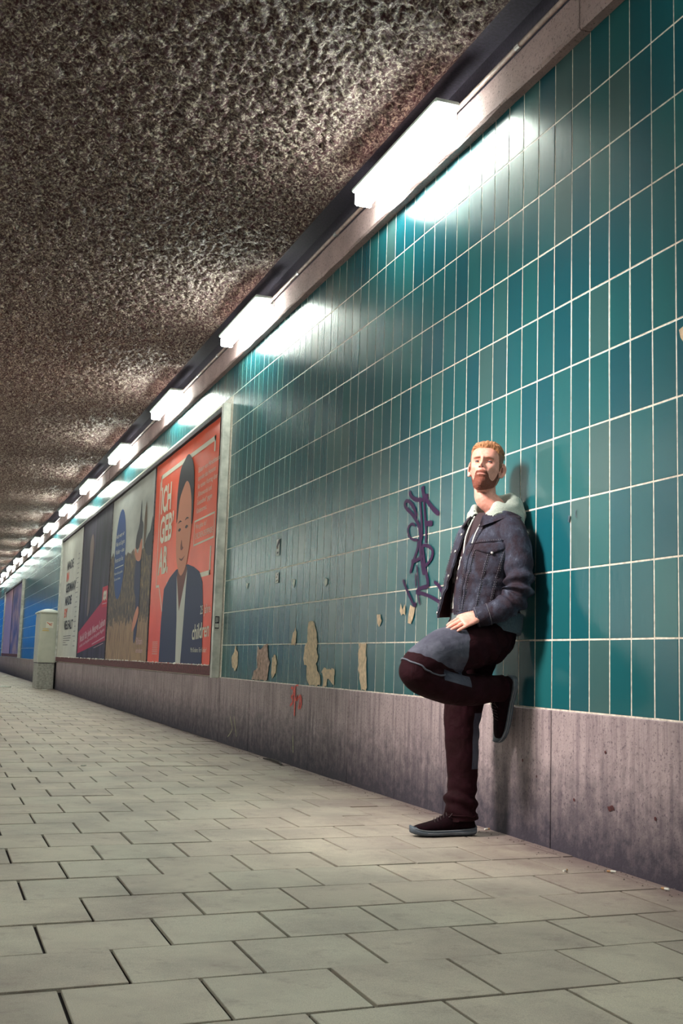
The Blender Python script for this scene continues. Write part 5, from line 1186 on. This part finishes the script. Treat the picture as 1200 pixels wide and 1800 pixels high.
lip = (np.abs(fc[:, 0]) < 0.0225) & (fc[:, 1] > 0.085) & (np.abs(fc[:, 2] - 0.0640) < 0.0052 * (1 - (fc[:, 0] / 0.026) ** 2))
for i in np.nonzero(lip)[0]: me.polygons[int(i)].material_index = 1
link('body', me, None, man)
# hair, beard and brows: shells raised from the head's own surface
ang = np.degrees(np.arctan2(np.abs(HL[:, 0]), HL[:, 1]))     # 0 = face front, 90 = ear, 180 = back
hl = np.interp(ang, [0, 18, 34, 46, 56, 66, 78, 92, 105, 125, 180], [0.196, 0.197, 0.196, 0.186, 0.165, 0.130, 0.098, 0.152, 0.120, 0.055, 0.040])
inhead = (HL[:, 2] > -0.03) & (np.abs(HL[:, 0]) < 0.079)
hm = sstep(0.0, 0.007, HL[:, 2] - hl + 0.0035 * n3(HL, (260, 260, 260), 61)) * inhead
topw = sstep(0.178, 0.222, HL[:, 2]) 
def shellmesh(name, maskv, disp, mat, thr=0.02, label=None, mats=None, pick=None):
    keep = [f for f in HFc if max(maskv[i] for i in f) > thr]; ids = sorted({i for f in keep for i in f}); mp = {i: j for j, i in enumerate(ids)}
    V = HVt[ids] + HN[ids] * disp[ids][:, None]; o = pobj(name, V, [tuple(mp[i] for i in f) for f in keep], mat, label=label)
    return o, ids, keep
tuft = n3(HL, (120, 45, 120), 62); comb = np.sin(HL[:, 0] * 420 + 3 * n3(HL, (60, 60, 60), 63) + HL[:, 1] * 60)
disp = -0.0014 + hm * (0.0040 + 0.0008 * n3(HL, (500, 500, 500), 64)) + hm * topw * (0.007 + 0.013 * sstep(0.0, 0.085, HL[:, 1]) + 0.006 * sstep(0.03, -0.05, HL[:, 0]) + 0.0028 * tuft + 0.0013 * comb)
side = hm * (1 - topw)
shellmesh('hair', hm, disp, M_HAIR, label='short ginger-blond hair, longer on top')
fade = hm * sstep(0.200, 0.175, HL[:, 2])
shellmesh('side_hair', fade, -0.0014 + hm * 0.0046 * sstep(0.0, 0.25, fade) + (fade < 0.03) * -0.004, M_FADE, 0.05)
bl = np.interp(ang, [0, 8, 16, 22, 30, 42, 55, 66, 74, 82, 90, 110], [0.0845, 0.084, 0.082, 0.073, 0.056, 0.050, 0.052, 0.066, 0.110, 0.112, 0.05, 0.01])
bm_ = sstep(0.0, 0.007, bl - HL[:, 2] + 0.0022 * n3(HL, (300, 300, 300), 65)) * sstep(-0.012, -0.003, HL[:, 2] - 0.30 * np.clip(0.072 - HL[:, 1], 0, 1) - 7.0 * HL[:, 0] ** 2) * (HL[:, 1] > 0.002)
lipm = np.exp(-((HL[:, 0] / 0.0225) ** 4 + ((HL[:, 2] - 0.0640) / 0.0054) ** 4)) * (HL[:, 1] > 0.08); bm_ = bm_ * (1 - sstep(0.25, 0.6, lipm))
nose = G(HL, (0, 0.115, 0.097), (0.018, 0.03, 0.0095)); bm_ = bm_ * (1 - sstep(0.25, 0.5, nose)) * sstep(0.0700, 0.0675, np.abs(HL[:, 0]))
thick = 0.0020 + 0.0064 * sstep(0.055, 0.012, HL[:, 2]); shellmesh('beard', bm_, -0.0007 + bm_ * (thick + 0.0011 * n3(HL, (420, 420, 420), 66) + 0.0006 * n3(HL, (900, 900, 900), 67)), M_BEARD, label='full red-brown beard')
br = np.zeros(len(HL))
for s_ in (-1, 1):
    zc = 0.1455 + 0.0012 * (1 - ((s_ * HL[:, 0] - 0.034) / 0.02) ** 2); br += np.exp(-(((HL[:, 2] - zc) / 0.0030) ** 4)) * sstep(0.011, 0.016, s_ * HL[:, 0]) * sstep(0.056, 0.046, s_ * HL[:, 0]) * (HL[:, 1] > 0.05)
shellmesh('eyebrow', br, -0.001 + br * (0.0026 + 0.0007 * n3(HL, (600, 600, 600), 68)), plain('brow_hair', (0.36, 0.17, 0.115), 0.8, nscale=400, namp=0.4), 0.1)
M_EYE = plain('eye_white', (0.13, 0.09, 0.085), 0.7, spec=0.1); M_IRIS = plain('iris', (0.02, 0.025, 0.03), 0.5, spec=0.2); M_LID = M_SKIN
for s_ in (-1, 1):
    q = MB(); c = np.array([s_ * 0.0312, 0.0688, 0.1290]); R = 0.0118; nu = 16
    V = []; 
    for i in range(9):
        th = PI * i / 8
        for k in range(nu): V.append(c + R * np.array([math.sin(th) * math.cos(2 * PI * k / nu), math.cos(th), math.sin(th) * math.sin(2 * PI * k / nu)]))
    F = [(i * nu + k, (i + 1) * nu + k, (i + 1) * nu + (k + 1) % nu, i * nu + (k + 1) % nu) for i in range(8) for k in range(nu)]
    ey = pobj('eye', h2w(V), F, M_EYE)
    V = [c + np.array([0.0, R + 0.0006, 0.0])] + [c + np.array([0.0064 * math.cos(a), math.sqrt(R * R - 0.0064 ** 2) + 0.0004, 0.0064 * math.sin(a)]) for a in np.linspace(0, 2 * PI, 16, endpoint=False)]
    pobj('iris', h2w(V), [(0, i + 1, (i + 1) % 16 + 1) for i in range(16)], M_IRIS, parent=ey)
    # lids: two bands of skin over the ball, nearly closed (he narrows his eyes)
    for nm, e0, e1 in (('upper_eyelid', 23, 80), ('lower_eyelid', -75, -16)):
        V = []; na = 22; nb_ = 8
        for j in range(nb_ + 1):
            for i in range(na + 1):
                az = math.radians(-78 + 156 * i / na); ed = e0 if nm == 'upper_eyelid' else e1
                w_ = math.cos(az) ** 0.6 if math.cos(az) > 0 else 0
                lo = (e0 * w_) if nm == 'upper_eyelid' else (e1 * w_); hi_ = e1 if nm == 'upper_eyelid' else e0
                el = math.radians(lo + (hi_ - lo) * j / nb_); rr = R + 0.0011 + (0.0008 if j == 0 else 0)
                V.append(c + rr * np.array([math.sin(az) * math.cos(el), math.cos(az) * math.cos(el), math.sin(el)]))
        F = [(j * (na + 1) + i, j * (na + 1) + i + 1, (j + 1) * (na + 1) + i + 1, (j + 1) * (na + 1) + i) for j in range(nb_) for i in range(na)]
        pobj('eyelid', h2w(V), F, M_LID)
for s_ in (-1, 1):
    q = MB(); cc = np.array([s_ * 0.0082, 0.1120, 0.0915]); V = []
    for i in range(7):
        th = PI * i / 6
        for k in range(10): V.append(cc + np.array([0.0042 * math.sin(th) * math.cos(2 * PI * k / 10), 0.0055 * math.sin(th) * math.sin(2 * PI * k / 10), 0.0028 * math.cos(th)]))
    pobj('nostril', h2w(V), [(i * 10 + k, (i + 1) * 10 + k, (i + 1) * 10 + (k + 1) % 10, i * 10 + (k + 1) % 10) for i in range(6) for k in range(10)], bpy.data.materials.get('nostril_shade') or plain('nostril_shade', (0.10, 0.02, 0.018), 0.8))
for s_ in (-1, 1):
    cc = np.array([s_ * 0.0845, 0.003, 0.117]); V = []
    for i in range(9):
        th = PI * i / 8
        for k in range(12): V.append(cc + np.array([0.0042 * math.sin(th) * math.cos(2 * PI * k / 12), 0.0085 * math.sin(th) * math.sin(2 * PI * k / 12), 0.0150 * math.cos(th)]))
    pobj('ear_hollow', h2w(V), [(i * 12 + k, (i + 1) * 12 + k, (i + 1) * 12 + (k + 1) % 12, i * 12 + (k + 1) % 12) for i in range(8) for k in range(12)], bpy.data.materials.get('ear_shade') or plain('ear_shade', (0.30, 0.095, 0.075), 0.7))
# strands on top so the crown breaks up
rs = np.random.RandomState(5); cand = np.nonzero((hm > 0.6) & (topw > 0.15))[0]; q = MB()
for i in rs.choice(cand, 2200):
    p = HVt[i] + HN[i] * disp[i] * 0.75; d = HF * 0.5 - HX * 0.6 + HZ * 0.15; d = d - HN[i] * d.dot(HN[i]); d /= np.linalg.norm(d) + 0.1; d = d + HN[i] * 0.20 + rs.normal(size=3) * 0.10; d /= np.linalg.norm(d); L = 0.010 + 0.012 * rs.rand() * (0.4 + topw[i])
    s2 = np.cross(d, rs.normal(size=3)); s2 /= np.linalg.norm(s2); w = 0.0007; e = p + d * L * 0.55; e2 = p + d * L - HX * 0.004 * rs.rand() - HZ * 0.002
    b0 = len(q.v); q.v += [tuple(p - s2 * w), tuple(p + s2 * w), tuple(e + s2 * w), tuple(e - s2 * w), tuple(e2)]; q.f += [(b0, b0 + 1, b0 + 2, b0 + 3), (b0 + 3, b0 + 2, b0 + 4)]
o = pobj('hair_strands', q.v, q.f, M_HAIR); o['kind'] = 'stuff'
cand = np.nonzero((bm_ > 0.5))[0]; q = MB()
for i in rs.choice(cand, 1400):
    p = HVt[i] + HN[i] * (thick[i] * 0.6); d = HN[i] * 0.35 - HZ * 0.8 + rs.normal(size=3) * 0.2; d /= np.linalg.norm(d); L = 0.003 + 0.004 * rs.rand() * (thick[i] / 0.009); s2 = np.cross(d, rs.normal(size=3)); s2 /= np.linalg.norm(s2); w = 0.0006
    b0 = len(q.v); q.v += [tuple(p - s2 * w), tuple(p + s2 * w), tuple(p + d * L)]; q.f += [(b0, b0 + 1, b0 + 2)]
o = pobj('beard_strands', q.v, q.f, M_BEARD); o['kind'] = 'stuff'
# ring on the ring finger, nails
s_, d_ = tipsL[2]; c = TL([s_[:3]])[0]; ax = TL([d_])[0] - TL([(0, 0, 0)])[0]; sd = np.cross(ax, (0, 0, 1)); sd /= np.linalg.norm(sd); u = np.cross(ax, sd)
P = [c - ax * 0.002 + (sd * math.cos(a) + u * math.sin(a)) * 0.0096 for a in np.linspace(0, 2 * PI, 20)]
q = MB(); q.tube([tuple(p) for p in P], 0.0014, 6); pobj('ring', q.v, q.f, plain('silver', (0.6, 0.58, 0.55), 0.25, 1.0), label='silver ring')
